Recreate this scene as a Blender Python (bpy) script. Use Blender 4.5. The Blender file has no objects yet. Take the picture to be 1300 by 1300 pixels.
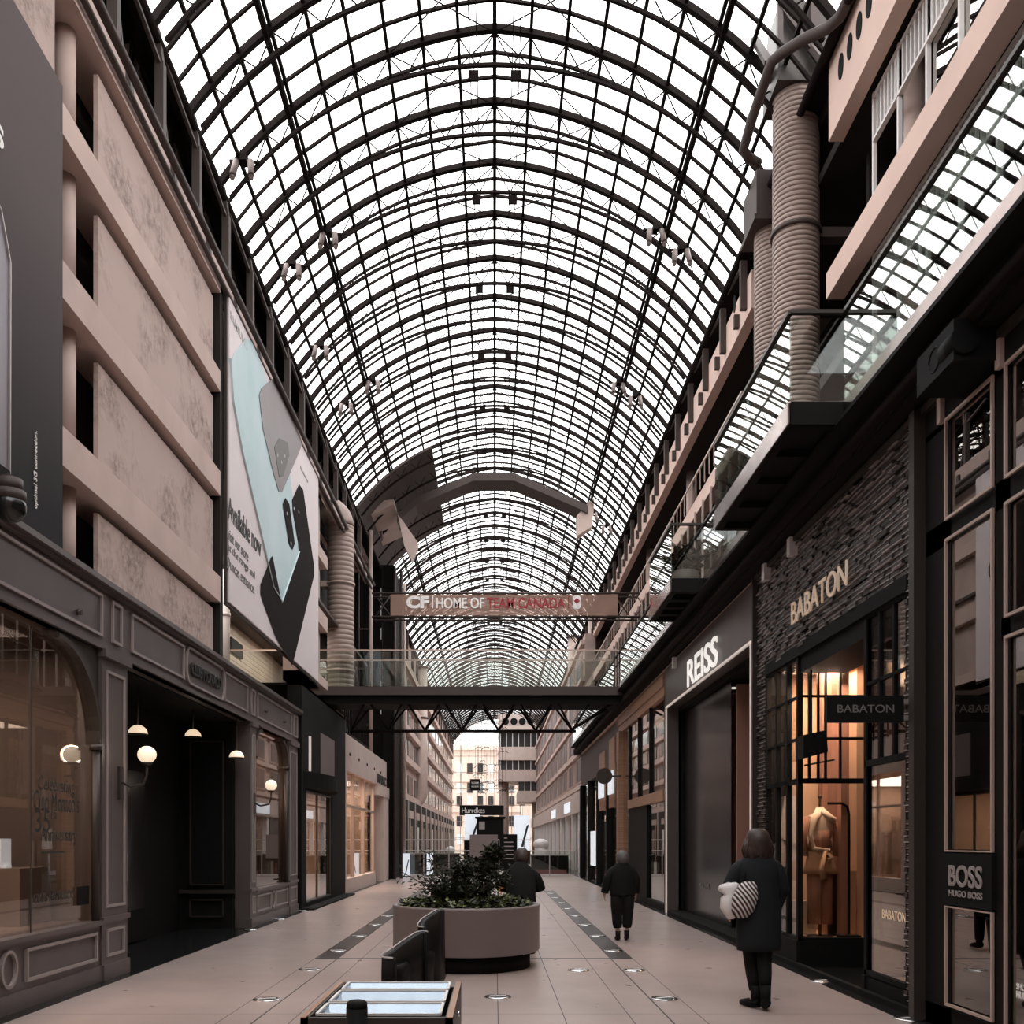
import bpy, bmesh, math, random
from mathutils import Vector, Matrix
random.seed(7)
PI = math.pi
scene = bpy.context.scene
COL = scene.collection

# ------------------------------------------------------------------ materials
M = {}
def mat(name, col, rough=0.55, metal=0.0, noise=0.0, nscale=4.0, bump=0.0, bscale=20.0, spec=0.5, detail=6, emit=None, estr=1.0, col2=None, stretch=None):
    m = bpy.data.materials.new(name); m.use_nodes = True
    nt = m.node_tree; n = nt.nodes; l = nt.links
    b = n['Principled BSDF']
    b.inputs['Base Color'].default_value = (*col, 1)
    b.inputs['Roughness'].default_value = rough
    b.inputs['Metallic'].default_value = metal
    b.inputs['Specular IOR Level'].default_value = spec
    if emit:
        b.inputs['Emission Color'].default_value = (*emit, 1)
        b.inputs['Emission Strength'].default_value = estr
    if noise or bump:
        tc = n.new('ShaderNodeTexCoord'); src = tc.outputs['Object']
        if stretch:
            mp = n.new('ShaderNodeMapping'); mp.inputs['Scale'].default_value = stretch
            l.new(src, mp.inputs['Vector']); src = mp.outputs['Vector']
    if noise:
        t = n.new('ShaderNodeTexNoise'); t.inputs['Scale'].default_value = nscale; t.inputs['Detail'].default_value = detail
        l.new(src, t.inputs['Vector'])
        r = n.new('ShaderNodeValToRGB')
        c2 = col2 or tuple(c * (1 - noise) for c in col)
        r.color_ramp.elements[0].position = 0.35; r.color_ramp.elements[1].position = 0.65
        r.color_ramp.elements[0].color = (*c2, 1); r.color_ramp.elements[1].color = (*col, 1)
        l.new(t.outputs['Fac'], r.inputs['Fac']); l.new(r.outputs['Color'], b.inputs['Base Color'])
    if bump:
        t = n.new('ShaderNodeTexNoise'); t.inputs['Scale'].default_value = bscale; t.inputs['Detail'].default_value = 5
        l.new(src, t.inputs['Vector'])
        bp = n.new('ShaderNodeBump'); bp.inputs['Strength'].default_value = bump; bp.inputs['Distance'].default_value = 0.05
        l.new(t.outputs['Fac'], bp.inputs['Height']); l.new(bp.outputs['Normal'], b.inputs['Normal'])
    M[name] = m
    return m
def glass(name, tint=(0.9, 0.93, 0.92), ior=1.5, gl=(0.9, 0.9, 0.9), rough=0.0, base=0.0, graze=1.0):
    m = bpy.data.materials.new(name); m.use_nodes = True
    nt = m.node_tree; n = nt.nodes; l = nt.links
    n.remove(n['Principled BSDF'])
    t = n.new('ShaderNodeBsdfTransparent'); t.inputs['Color'].default_value = (*tint, 1)
    g = n.new('ShaderNodeBsdfGlossy'); g.inputs['Color'].default_value = (*gl, 1); g.inputs['Roughness'].default_value = rough
    f = n.new('ShaderNodeLayerWeight'); f.inputs['Blend'].default_value = 0.5
    pw = n.new('ShaderNodeMath'); pw.operation = 'POWER'; pw.inputs[1].default_value = 4.0
    F0 = 2*((ior-1)/(ior+1))**2+base
    ma = n.new('ShaderNodeMath'); ma.operation = 'MULTIPLY_ADD'; ma.use_clamp = True
    ma.inputs[1].default_value = (1.0-F0)*graze; ma.inputs[2].default_value = F0
    x = n.new('ShaderNodeMixShader')
    l.new(f.outputs['Facing'], pw.inputs[0]); l.new(pw.outputs[0], ma.inputs[0]); l.new(ma.outputs[0], x.inputs['Fac'])
    l.new(t.outputs['BSDF'], x.inputs[1]); l.new(g.outputs['BSDF'], x.inputs[2])
    l.new(x.outputs['Shader'], n['Material Output'].inputs['Surface'])
    M[name] = m
    return m

mat('steel', (0.014, 0.010, 0.009), 0.8, spec=0.08)
mat('steel_brown', (0.065, 0.048, 0.042), 0.55, spec=0.3)
mat('concrete', (0.55, 0.42, 0.375), 0.85, noise=0.22, nscale=1.1, bump=0.25, bscale=9, spec=0.2, detail=8)
def plaster():
    m = bpy.data.materials.new('plaster'); m.use_nodes = True; n = m.node_tree.nodes; l = m.node_tree.links; b = n['Principled BSDF']
    tc = n.new('ShaderNodeTexCoord')
    def noise(sc, det, rough=0.6):
        t = n.new('ShaderNodeTexNoise'); t.inputs['Scale'].default_value = sc; t.inputs['Detail'].default_value = det; t.inputs['Roughness'].default_value = rough; l.new(tc.outputs['Object'], t.inputs['Vector']); return t
    big, fine = noise(1.1, 3), noise(9, 9, 0.72)
    r = n.new('ShaderNodeValToRGB'); r.color_ramp.elements[0].position = 0.47; r.color_ramp.elements[1].position = 0.62
    l.new(big.outputs['Fac'], r.inputs['Fac'])
    r2 = n.new('ShaderNodeValToRGB'); r2.color_ramp.elements[0].position = 0.36; r2.color_ramp.elements[1].position = 0.6
    r2.color_ramp.elements[0].color = (0.27, 0.205, 0.175, 1); r2.color_ramp.elements[1].color = (0.54, 0.415, 0.37, 1); l.new(fine.outputs['Fac'], r2.inputs['Fac'])
    mx = n.new('ShaderNodeMix'); mx.data_type = 'RGBA'; mx.inputs['A'].default_value = (0.52, 0.40, 0.355, 1)
    l.new(r.outputs['Color'], mx.inputs['Factor']); l.new(r2.outputs['Color'], mx.inputs['B']); l.new(mx.outputs['Result'], b.inputs['Base Color'])
    bp = n.new('ShaderNodeBump'); bp.inputs['Strength'].default_value = 0.7; bp.inputs['Distance'].default_value = 0.04
    mu = n.new('ShaderNodeMath'); mu.operation = 'MULTIPLY'; l.new(r.outputs['Color'], mu.inputs[0]); l.new(fine.outputs['Fac'], mu.inputs[1]); l.new(mu.outputs[0], bp.inputs['Height']); l.new(bp.outputs['Normal'], b.inputs['Normal'])
    b.inputs['Roughness'].default_value = 0.85; b.inputs['Specular IOR Level'].default_value = 0.2; M['plaster'] = m
plaster()
mat('beam', (0.60, 0.46, 0.405), 0.8, noise=0.12, nscale=1.4, spec=0.2)
mat('beige_metal', (0.52, 0.40, 0.35), 0.5, noise=0.1, nscale=3, spec=0.4)
mat('duct', (0.36, 0.27, 0.23), 0.5, 0.0, noise=0.12, nscale=2)
mat('black', (0.007, 0.007, 0.007), 0.7, spec=0.12)
mat('black_gloss', (0.012, 0.012, 0.012), 0.18)
mat('soft_black', (0.009, 0.008, 0.0075), 0.75, spec=0.12)
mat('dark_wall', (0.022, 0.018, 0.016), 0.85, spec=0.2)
mat('taupe_paint', (0.095, 0.076, 0.071), 0.38, noise=0.12, nscale=2.5)
mat('taupe_line', (0.28, 0.235, 0.22), 0.4)
mat('bronze', (0.50, 0.38, 0.32), 0.4, 0.3)
mat('bronze_dark', (0.045, 0.036, 0.03), 0.45, 0.3)
mat('brick', (0.030, 0.023, 0.020), 0.5, noise=0.4, nscale=9)
mat('brick_edge_glint', (0.50, 0.43, 0.40), 0.4, noise=0.5, nscale=5)  # pale colour painted for the light that brick edges catch
mat('white_letter', (0.85, 0.83, 0.8), 0.4)
mat('lit_letter', (0.8, 0.78, 0.75), 0.4, emit=(1, 0.95, 0.9), estr=0.35)
mat('gold_letter', (0.75, 0.58, 0.42), 0.35, emit=(1, 0.75, 0.55), estr=0.08)
mat('grey_letter', (0.42, 0.38, 0.37), 0.35, 0.4)
mat('dim_letter', (0.16, 0.15, 0.14), 0.6)
mat('dark_letter', (0.02, 0.018, 0.016), 0.6)
mat('red_letter', (0.32, 0.012, 0.02), 0.5)
mat('light_line', (0.7, 0.62, 0.58), 0.4, emit=(1, 0.86, 0.78), estr=0.15)
mat('lamp', (0.9, 0.85, 0.75), 0.4, emit=(1.0, 0.76, 0.52), estr=0.42)
mat('lamp_bright', (0.9, 0.85, 0.75), 0.4, emit=(1.0, 0.86, 0.70), estr=14)
mat('banner_white', (0.74, 0.66, 0.655), 0.6, spec=0.2)
mat('banner_dark', (0.085, 0.062, 0.064), 0.5, noise=0.2, nscale=0.3)
mat('phone_teal', (0.30, 0.46, 0.48), 0.4, noise=0.25, nscale=0.5, col2=(0.44, 0.56, 0.58))
mat('phone_edge', (0.56, 0.66, 0.67), 0.35)
mat('phone_grey', (0.155, 0.115, 0.115), 0.4, noise=0.3, nscale=0.7)
mat('phone_black', (0.016, 0.012, 0.011), 0.8, spec=0.05)
mat('phone_lilac', (0.22, 0.19, 0.22), 0.4, noise=0.3, nscale=0.3)
mat('mirror_steel', (0.36, 0.29, 0.27), 0.22, 1.0, noise=0.4, nscale=1.5, bump=0.05, bscale=2)
mat('chrome', (0.75, 0.75, 0.75), 0.18, 1.0)
mat('spot_grey', (0.20, 0.155, 0.14), 0.6)
mat('wood', (0.36, 0.20, 0.125), 0.5, noise=0.35, nscale=3, stretch=(1, .3, 14))
mat('pale_wood', (0.50, 0.42, 0.33), 0.6, noise=0.15, nscale=3)
mat('planter', (0.215, 0.18, 0.178), 0.5, noise=0.08, nscale=2)
mat('soil', (0.02, 0.014, 0.01), 0.95, bump=0.6)
mat('leaf_dark', (0.024, 0.032, 0.012), 0.5, noise=0.6, nscale=18, spec=0.25)
mat('leaf_mid', (0.17, 0.19, 0.065), 0.5, noise=0.6, nscale=14)
mat('stem', (0.05, 0.035, 0.022), 0.8)
mat('flower', (0.55, 0.22, 0.06), 0.6)
mat('tray', (0.26, 0.31, 0.36), 0.12, 0.8)
mat('white_paint', (0.72, 0.69, 0.67), 0.4)
mat('tan_wall', (0.56, 0.38, 0.27), 0.7, noise=0.1, nscale=2)
mat('brown_wall', (0.11, 0.082, 0.070), 0.75, noise=0.15, nscale=1)
mat('brown_floor', (0.22, 0.165, 0.14), 0.5)
mat('linen', (0.72, 0.56, 0.44), 0.8)
mat('tan_cloth', (0.48, 0.29, 0.18), 0.85)
mat('rust_cloth', (0.34, 0.17, 0.12), 0.85)
mat('blue_cloth', (0.16, 0.30, 0.36), 0.8)
mat('shelf_mix', (0.42, 0.30, 0.22), 0.7, noise=0.7, nscale=9)
mat('skin', (0.42, 0.25, 0.18), 0.6)
mat('hair_brown', (0.035, 0.018, 0.013), 0.55, noise=0.4, nscale=30)
mat('hair_grey', (0.09, 0.08, 0.078), 0.6, noise=0.3, nscale=30)
mat('coat_black', (0.006, 0.006, 0.006), 0.85, spec=0.2)
mat('coat_blue', (0.008, 0.010, 0.012), 0.8, spec=0.25)
mat('trouser', (0.006, 0.006, 0.006), 0.85, spec=0.2)
mat('bag_white', (0.70, 0.66, 0.65), 0.6)
mat('leather', (0.006, 0.006, 0.006), 0.5, spec=0.1)
mat('piping', (0.40, 0.38, 0.37), 0.35)
mat('stone_light', (0.58, 0.47, 0.42), 0.7, noise=0.1, nscale=2)
mat('pink_stone', (0.62, 0.46, 0.40), 0.8, noise=0.15, nscale=1)
mat('window_dark', (0.03, 0.028, 0.03), 0.15)
mat('red_box', (0.22, 0.04, 0.04), 0.6)
mat('screen', (0.8, 0.85, 0.9), 0.4, emit=(0.85, 0.92, 1.0), estr=0.3)
mat('warm_glow', (0.6, 0.33, 0.13), 0.6, emit=(1.0, 0.50, 0.20), estr=0.35)
glass('vault_glass', (0.95, 0.94, 0.94), 1.15, graze=0.12)
glass('shop_glass', (0.80, 0.76, 0.73), 1.55)
glass('balustrade_glass', (0.74, 0.80, 0.76), 1.5, base=0.22)
glass('dark_mirror', (0.12, 0.12, 0.12), 2.2, gl=(0.85, 0.82, 0.78), base=0.25)
glass('clear_glass', (0.90, 0.93, 0.91), 1.4)
def film():
    m = bpy.data.materials.new('banner_film'); m.use_nodes = True; n = m.node_tree.nodes; l = m.node_tree.links; n.remove(n['Principled BSDF'])
    t = n.new('ShaderNodeBsdfTransparent'); t.inputs['Color'].default_value = (0.8, 0.68, 0.62, 1)
    d = n.new('ShaderNodeBsdfTranslucent'); d.inputs['Color'].default_value = (0.62, 0.45, 0.38, 1)
    d2 = n.new('ShaderNodeBsdfDiffuse'); d2.inputs['Color'].default_value = (0.55, 0.40, 0.34, 1)
    a = n.new('ShaderNodeMixShader'); a.inputs[0].default_value = 0.5; b = n.new('ShaderNodeMixShader'); b.inputs[0].default_value = 0.6
    l.new(d.outputs[0], a.inputs[1]); l.new(d2.outputs[0], a.inputs[2]); l.new(t.outputs[0], b.inputs[1]); l.new(a.outputs[0], b.inputs[2]); l.new(b.outputs[0], n['Material Output'].inputs['Surface'])
    M['banner_film'] = m
film()
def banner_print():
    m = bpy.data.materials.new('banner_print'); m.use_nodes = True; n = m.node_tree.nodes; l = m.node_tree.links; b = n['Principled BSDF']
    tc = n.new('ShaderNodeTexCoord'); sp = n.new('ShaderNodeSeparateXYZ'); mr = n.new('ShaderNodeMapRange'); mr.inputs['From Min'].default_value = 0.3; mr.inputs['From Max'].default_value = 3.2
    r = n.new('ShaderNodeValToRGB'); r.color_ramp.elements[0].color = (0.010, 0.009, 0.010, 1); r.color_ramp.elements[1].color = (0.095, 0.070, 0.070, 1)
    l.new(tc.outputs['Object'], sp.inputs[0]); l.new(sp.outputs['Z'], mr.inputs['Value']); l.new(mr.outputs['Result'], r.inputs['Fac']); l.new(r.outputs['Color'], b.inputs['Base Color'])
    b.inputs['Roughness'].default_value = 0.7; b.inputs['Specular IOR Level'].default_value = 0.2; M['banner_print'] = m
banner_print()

# striped bag
def stripes():
    m = bpy.data.materials.new('stripes'); m.use_nodes = True
    n = m.node_tree.nodes; l = m.node_tree.links; b = n['Principled BSDF']
    tc = n.new('ShaderNodeTexCoord'); mp = n.new('ShaderNodeMapping'); mp.inputs['Rotation'].default_value = (0, 0.6, 0)
    w = n.new('ShaderNodeTexWave'); w.bands_direction = 'X'; w.inputs['Scale'].default_value = 9.5; w.inputs['Distortion'].default_value = 1.2
    w.inputs['Detail'].default_value = 0
    r = n.new('ShaderNodeValToRGB'); r.color_ramp.interpolation = 'CONSTANT'
    r.color_ramp.elements[0].color = (0.015, 0.013, 0.013, 1); r.color_ramp.elements[1].color = (0.6, 0.52, 0.5, 1); r.color_ramp.elements[1].position = 0.55
    l.new(tc.outputs['Object'], mp.inputs['Vector']); l.new(mp.outputs['Vector'], w.inputs['Vector'])
    l.new(w.outputs['Color'], r.inputs['Fac']); l.new(r.outputs['Color'], b.inputs['Base Color'])
    b.inputs['Roughness'].default_value = 0.7
    M['stripes'] = m
stripes()
def floor_tile():
    m = bpy.data.materials.new('floor_tile'); m.use_nodes = True
    n = m.node_tree.nodes; l = m.node_tree.links; b = n['Principled BSDF']
    tc = n.new('ShaderNodeTexCoord')
    t = n.new('ShaderNodeTexNoise'); t.inputs['Scale'].default_value = 0.7; t.inputs['Detail'].default_value = 4
    r = n.new('ShaderNodeValToRGB'); r.color_ramp.elements[0].position = 0.3; r.color_ramp.elements[1].position = 0.7
    r.color_ramp.elements[0].color = (0.32, 0.255, 0.232, 1); r.color_ramp.elements[1].color = (0.41, 0.325, 0.298, 1)
    l.new(tc.outputs['Object'], t.inputs['Vector']); l.new(t.outputs['Fac'], r.inputs['Fac']); l.new(r.outputs['Color'], b.inputs['Base Color'])
    t2 = n.new('ShaderNodeTexNoise'); t2.inputs['Scale'].default_value = 3
    mr = n.new('ShaderNodeMapRange'); mr.inputs['To Min'].default_value = 0.24; mr.inputs['To Max'].default_value = 0.36
    l.new(tc.outputs['Object'], t2.inputs['Vector']); l.new(t2.outputs['Fac'], mr.inputs['Value']); l.new(mr.outputs['Result'], b.inputs['Roughness'])
    M['floor_tile'] = m
floor_tile()

# ------------------------------------------------------------------ helpers
def world_loc(o):
    v = Vector((0, 0, 0))
    while o: v += Vector(o.location); o = o.parent
    return v
def tag(o, label=None, cat=None, group=None, kind=None):
    if label: o['label'] = label
    if cat: o['category'] = cat
    if group: o['group'] = group
    if kind: o['kind'] = kind
    return o
def empty(name, loc, label=None, cat=None, group=None, kind=None, parent=None):
    o = bpy.data.objects.new(name, None); COL.objects.link(o)
    if parent: o.location = Vector(loc) - world_loc(parent); o.parent = parent
    else: o.location = loc
    o.empty_display_size = 0.1
    return tag(o, label, cat, group, kind)
class MB:
    def __init__(s): s.v = []; s.f = []; s.mi = []; s.sm = []
    def add(s, vs, fs, mi=0, smooth=False):
        k = len(s.v); s.v += [tuple(v) for v in vs]
        for f in fs: s.f.append(tuple(i + k for i in f)); s.mi.append(mi); s.sm.append(smooth)
        return s
    def box(s, x0, x1, y0, y1, z0, z1, mi=0):
        x0, x1 = min(x0, x1), max(x0, x1); y0, y1 = min(y0, y1), max(y0, y1); z0, z1 = min(z0, z1), max(z0, z1)
        return s.add([(x0,y0,z0),(x1,y0,z0),(x1,y1,z0),(x0,y1,z0),(x0,y0,z1),(x1,y0,z1),(x1,y1,z1),(x0,y1,z1)],
              [(0,3,2,1),(4,5,6,7),(0,1,5,4),(1,2,6,5),(2,3,7,6),(3,0,4,7)], mi)
    def bar(s, p, q, w, h=None, mi=0):
        h = h or w; p = Vector(p); q = Vector(q); d = (q - p)
        if d.length < 1e-6: return s
        d.normalize(); up = Vector((0,0,1)) if abs(d.z) < 0.95 else Vector((0,1,0))
        a = d.cross(up).normalized(); b = a.cross(d).normalized()
        vs = []
        for c in (p, q):
            for (i, j) in ((-1,-1),(1,-1),(1,1),(-1,1)): vs.append(c + a*i*w/2 + b*j*h/2)
        return s.add(vs, [(0,3,2,1),(4,5,6,7),(0,1,5,4),(1,2,6,5),(2,3,7,6),(3,0,4,7)], mi)
    def tube(s, pts, r, n=12, mi=0, cap=True):
        pts = [Vector(p) for p in pts]; rs = r if isinstance(r, (list, tuple)) else [r]*len(pts)
        k = len(s.v); prev = None
        for i, p in enumerate(pts):
            if i == 0: d = pts[1]-p
            elif i == len(pts)-1: d = p-pts[-2]
            else: d = (pts[i+1]-pts[i]).normalized() + (p-pts[i-1]).normalized()
            if d.length < 1e-9: d = Vector((0,0,1))
            d.normalize()
            if prev is None:
                up = Vector((0,0,1)) if abs(d.z) < 0.9 else Vector((0,1,0)); a = d.cross(up).normalized()
            else: a = (prev - d*prev.dot(d)); a = a.normalized() if a.length > 1e-6 else d.orthogonal().normalized()
            prev = a; b = d.cross(a).normalized()
            for j in range(n):
                t = 2*PI*j/n; s.v.append(tuple(p + (a*math.cos(t) + b*math.sin(t))*rs[i]))
        for i in range(len(pts)-1):
            for j in range(n):
                s.f.append((k+i*n+j, k+i*n+(j+1)%n, k+(i+1)*n+(j+1)%n, k+(i+1)*n+j)); s.mi.append(mi); s.sm.append(True)
        if cap:
            s.f.append(tuple(k+j for j in range(n))[::-1]); s.mi.append(mi); s.sm.append(False)
            s.f.append(tuple(k+(len(pts)-1)*n+j for j in range(n))); s.mi.append(mi); s.sm.append(False)
        return s
    def cyl(s, p, q, r, n=16, mi=0): return s.tube([p, q], r, n, mi)
    def loft(s, rings, n=20, mi=0, cap=True, smooth=True):
        # ring: (cx, cy, z, rx, ry)
        k = len(s.v)
        for (cx, cy, z, rx, ry) in rings:
            for j in range(n):
                t = 2*PI*j/n; s.v.append((cx+rx*math.cos(t), cy+ry*math.sin(t), z))
        for i in range(len(rings)-1):
            for j in range(n):
                s.f.append((k+i*n+j, k+i*n+(j+1)%n, k+(i+1)*n+(j+1)%n, k+(i+1)*n+j)); s.mi.append(mi); s.sm.append(smooth)
        if cap:
            s.f.append(tuple(k+j for j in range(n))[::-1]); s.mi.append(mi); s.sm.append(False)
            s.f.append(tuple(k+(len(rings)-1)*n+j for j in range(n))); s.mi.append(mi); s.sm.append(False)
        return s
    def sphere(s, c, r, n=16, m=10, mi=0, sz=1.0):
        rings = []
        for i in range(m+1):
            t = PI*i/m - PI/2; rr = max(r*math.cos(t), 1e-4); rings.append((c[0], c[1], c[2]+r*sz*math.sin(t), rr, rr))
        return s.loft(rings, n, mi)
    def prism(s, pts, d, mi=0):
        # pts: 3D planar polygon, extruded by vector d
        n = len(pts); a = [Vector(p) for p in pts]; b = [p+Vector(d) for p in a]
        fs = [tuple(range(n)), tuple(range(2*n-1, n-1, -1))]
        for i in range(n): fs.append((i, n+i, n+(i+1) % n, (i+1) % n))
        return s.add(a+b, fs, mi)
    def build(s, name, mats, parent=None, label=None, cat=None, group=None, kind=None, bevel=0):
        me = bpy.data.meshes.new(name)
        if parent is not None: L = world_loc(parent)
        else:
            xs = [v[0] for v in s.v]; ys = [v[1] for v in s.v]; zs = [v[2] for v in s.v]
            L = Vector(((min(xs)+max(xs))/2, (min(ys)+max(ys))/2, min(zs)))
        me.from_pydata([(v[0]-L.x, v[1]-L.y, v[2]-L.z) for v in s.v], [], s.f)
        if not isinstance(mats, (list, tuple)): mats = [mats]
        for m_ in mats: me.materials.append(M[m_])
        me.polygons.foreach_set('material_index', s.mi); me.polygons.foreach_set('use_smooth', s.sm)
        me.update()
        bm = bmesh.new(); bm.from_mesh(me); bmesh.ops.recalc_face_normals(bm, faces=bm.faces[:]); bm.to_mesh(me); bm.free()
        o = bpy.data.objects.new(name, me); COL.objects.link(o)
        if parent is None: o.location = L
        else: o.parent = parent
        if bevel:
            b = o.modifiers.new('bevel', 'BEVEL'); b.width = bevel; b.segments = 2; b.limit_method = 'ANGLE'
        return tag(o, label, cat, group, kind)
def dup(o, parent=None):
    c = o.copy(); COL.objects.link(c)
    if parent is not None: c.parent = parent
    for ch in list(KIDS.get(o.name, [])) or [x for x in o.children]:
        dup(ch, c)
    return c
KIDS = {}
def text(s, org, w, h, face, m, parent=None, name='lettering', ext=0.012, bold=0.0, label=None):
    """face L: reads on a wall facing +x, R: on a wall facing -x, F: facing the viewer (-y). org: lower left corner."""
    cu = bpy.data.curves.new(name, 'FONT'); cu.body = s; cu.size = 1; cu.extrude = 0.5; cu.offset = bold
    o = bpy.data.objects.new(name, cu); COL.objects.link(o)
    bpy.context.view_layer.update()
    me = bpy.data.meshes.new_from_object(o.evaluated_get(bpy.context.evaluated_depsgraph_get()))
    bpy.data.objects.remove(o); 
    xs = [v.co.x for v in me.vertices]; ys = [v.co.y for v in me.vertices]
    x0, x1, y0, y1 = min(xs), max(xs), min(ys), max(ys)
    ax = {'L': Vector((0,1,0)), 'R': Vector((0,-1,0)), 'F': Vector((1,0,0))}[face]; up = Vector((0,0,1))
    if face == 'V': ax = Vector((0,0,1))
    nn = ax.cross(up); org = Vector(org)
    L = world_loc(parent) if parent else org
    for v in me.vertices:
        c = org + ax*((v.co.x-x0)/(x1-x0)*w) + up*((v.co.y-y0)/(y1-y0)*h) + nn*((v.co.z+0.5)*ext)
        v.co = c - L
    me.materials.clear(); me.materials.append(M[m])
    ob = bpy.data.objects.new(name, me); COL.objects.link(ob)
    if parent: ob.parent = parent
    else: ob.location = L
    if label: ob['label'] = label
    return ob
def skinmesh(joints, edges, root, sub=2):
    names = list(joints); idx = {k: i for i, k in enumerate(names)}
    me = bpy.data.meshes.new('tmp'); me.from_pydata([joints[k][0] for k in names], [(idx[a], idx[b]) for a, b in edges], [])
    o = bpy.data.objects.new('tmp', me); COL.objects.link(o)
    o.modifiers.new('s', 'SKIN'); ss = o.modifiers.new('u', 'SUBSURF'); ss.levels = sub; ss.render_levels = sub
    for k in names:
        r = joints[k][1]; r = r if isinstance(r, tuple) else (r, r)
        sv = me.skin_vertices[0].data[idx[k]]; sv.radius = r; sv.use_root = (k == root)
    bpy.context.view_layer.update()
    ev = bpy.data.meshes.new_from_object(o.evaluated_get(bpy.context.evaluated_depsgraph_get()))
    bpy.data.objects.remove(o); bpy.data.meshes.remove(me)
    return ev
def add_mesh(me, name, m, parent, label=None):
    L = world_loc(parent)
    for v in me.vertices: v.co -= L
    for p in me.polygons: p.use_smooth = True
    me.materials.clear(); me.materials.append(M[m])
    o = bpy.data.objects.new(name, me); COL.objects.link(o); o.parent = parent
    if label: o['label'] = label
    return o
def frame(mb, x, s, y0, y1, z0, z1, w, d, mi=0):
    """picture frame on the plane x, standing out by d towards s"""
    a, b = x, x+s*d
    mb.box(a, b, y0, y1, z1-w, z1, mi); mb.box(a, b, y0, y1, z0, z0+w, mi)
    mb.box(a, b, y0, y0+w, z0+w, z1-w, mi); mb.box(a, b, y1-w, y1, z0+w, z1-w, mi)
def room(mb, x0, x1, y0, y1, z0, z1, open_, mi=0, t=0.06):
    """box room with one side left out; open_ in '+x','-x','-y'"""
    mb.box(x0, x1, y0, y1, z0-t, z0, mi); mb.box(x0, x1, y0, y1, z1, z1+t, mi)
    if open_ != '-y': mb.box(x0, x1, y0-t, y0, z0, z1, mi)
    mb.box(x0, x1, y1, y1+t, z0, z1, mi)
    if open_ == '+x': mb.box(x0-t, x0, y0, y1, z0, z1, mi)
    elif open_ == '-x': mb.box(x1, x1+t, y0, y1, z0, z1, mi)
def lamp_area(name, loc, size, power, col=(1, 0.8, 0.6), parent=None, rot=(0,0,0), sy=None):
    d = bpy.data.lights.new(name, 'AREA'); d.shape = 'RECTANGLE'; d.size = size; d.size_y = sy or size; d.energy = power; d.color = col
    o = bpy.data.objects.new(name, d); COL.objects.link(o); o.location = loc; o.rotation_euler = rot
    return o
def lamp_point(name, loc, power, col=(1, 0.8, 0.6), r=0.1):
    d = bpy.data.lights.new(name, 'POINT'); d.energy = power; d.color = col; d.shadow_soft_size = r
    o = bpy.data.objects.new(name, d); COL.objects.link(o); o.location = loc
    return o

# ------------------------------------------------------------------ measures
XL, XR = -4.35, 3.72
# vault: pointed arch, each half a circle arc
VW, VB, VC, VCZ, VR = 4.7, 12.64, 0.572, 8.88, 6.474
T0 = math.asin(VC/VR); T1 = math.asin((VW+VC)/VR)
def vp(i, off=0.0, side=1):
    """vault point for pane division i (0 ridge .. 9 base)"""
    t = T0+(T1-T0)*i/9.0; r = VR+off
    return (side*(r*math.sin(t)-VC), VCZ+r*math.cos(t))
BAY = 1.58; YR0 = 16.06
NB0, NB1 = -9, 57      # bays

# ------------------------------------------------------------------ vault
ceiling = empty('ceiling', (0, YR0, VB), kind='structure')
def arc_bars(mb, y, off, w, h, sides=(-1, 1), i0=0, i1=9, sub=2):
    for s in sides:
        pts = [vp(i0+(i1-i0)*k/((i1-i0)*sub), off, s) for k in range((i1-i0)*sub+1)]
        for a, b in zip(pts[:-1], pts[1:]): mb.bar((a[0], y, a[1]), (b[0], y, b[1]), w, h)
def chord_pt(x):
    return 14.77-5.6+math.sqrt(max(5.6**2-x*x, 0))
y = YR0
mb = MB(); arc_bars(mb, y, 0.02, 0.10, 0.10)
for s in (-1, 1):
    xs = [s*4.5*k/12 for k in range(13)]
    for a, b in zip(xs[:-1], xs[1:]): mb.bar((a, y+0.05, chord_pt(a)), (b, y+0.05, chord_pt(b)), 0.055, 0.055)
    for i in range(9):
        a = vp(i, 0, s); b = vp(i+1, 0, s); mx = (a[0]+b[0])/2
        if abs(mx) < 4.4:
            c = (mx, y+0.05, chord_pt(mx))
            mb.bar((a[0], y+0.05, a[1]), c, 0.018); mb.bar(c, (b[0], y+0.05, b[1]), 0.018)
    p3 = vp(3, 0, s); p0 = vp(0, 0, s)
    mb.bar((p3[0], y, p3[1]), (p0[0], y+BAY, p0[1]-0.05), 0.016); mb.bar((p3[0], y+BAY, p3[1]), (p0[0], y, p0[1]-0.05), 0.016)
rib0 = mb.build('rib', 'steel', ceiling)
mb = MB()
for k in (1, 2): arc_bars(mb, y+BAY*k/3, 0.05, 0.05, 0.045, sub=1)
for s in (-1, 1):
    for i in range(1, 9):
        p = vp(i, 0.03, s); mb.bar((p[0], y, p[1]), (p[0], y+BAY, p[1]), 0.055, 0.06)
        if i == 6:
            q = vp(i+0.18, 0.0, s); mb.bar((q[0], y, q[1]), (q[0], y+BAY, q[1]), 0.08, 0.10)
p = vp(0); mb.bar((0, y, p[1]-0.02), (0, y+BAY, p[1]-0.02), 0.07, 0.16)
bars0 = mb.build('glazing_bars', 'steel', ceiling)
mb = MB()
for s in (-1, 1):
    for k in range(3):
        for i in range(9):
            a = vp(i, 0.09, s); b = vp(i+1, 0.09, s); ya, yb = y+BAY*k/3, y+BAY*(k+1)/3
            mb.add([(a[0], ya, a[1]), (b[0], ya, b[1]), (b[0], yb, b[1]), (a[0], yb, a[1])], [(0,1,2,3)])
glz0 = mb.build('glass_panes', 'vault_glass', ceiling)
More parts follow.
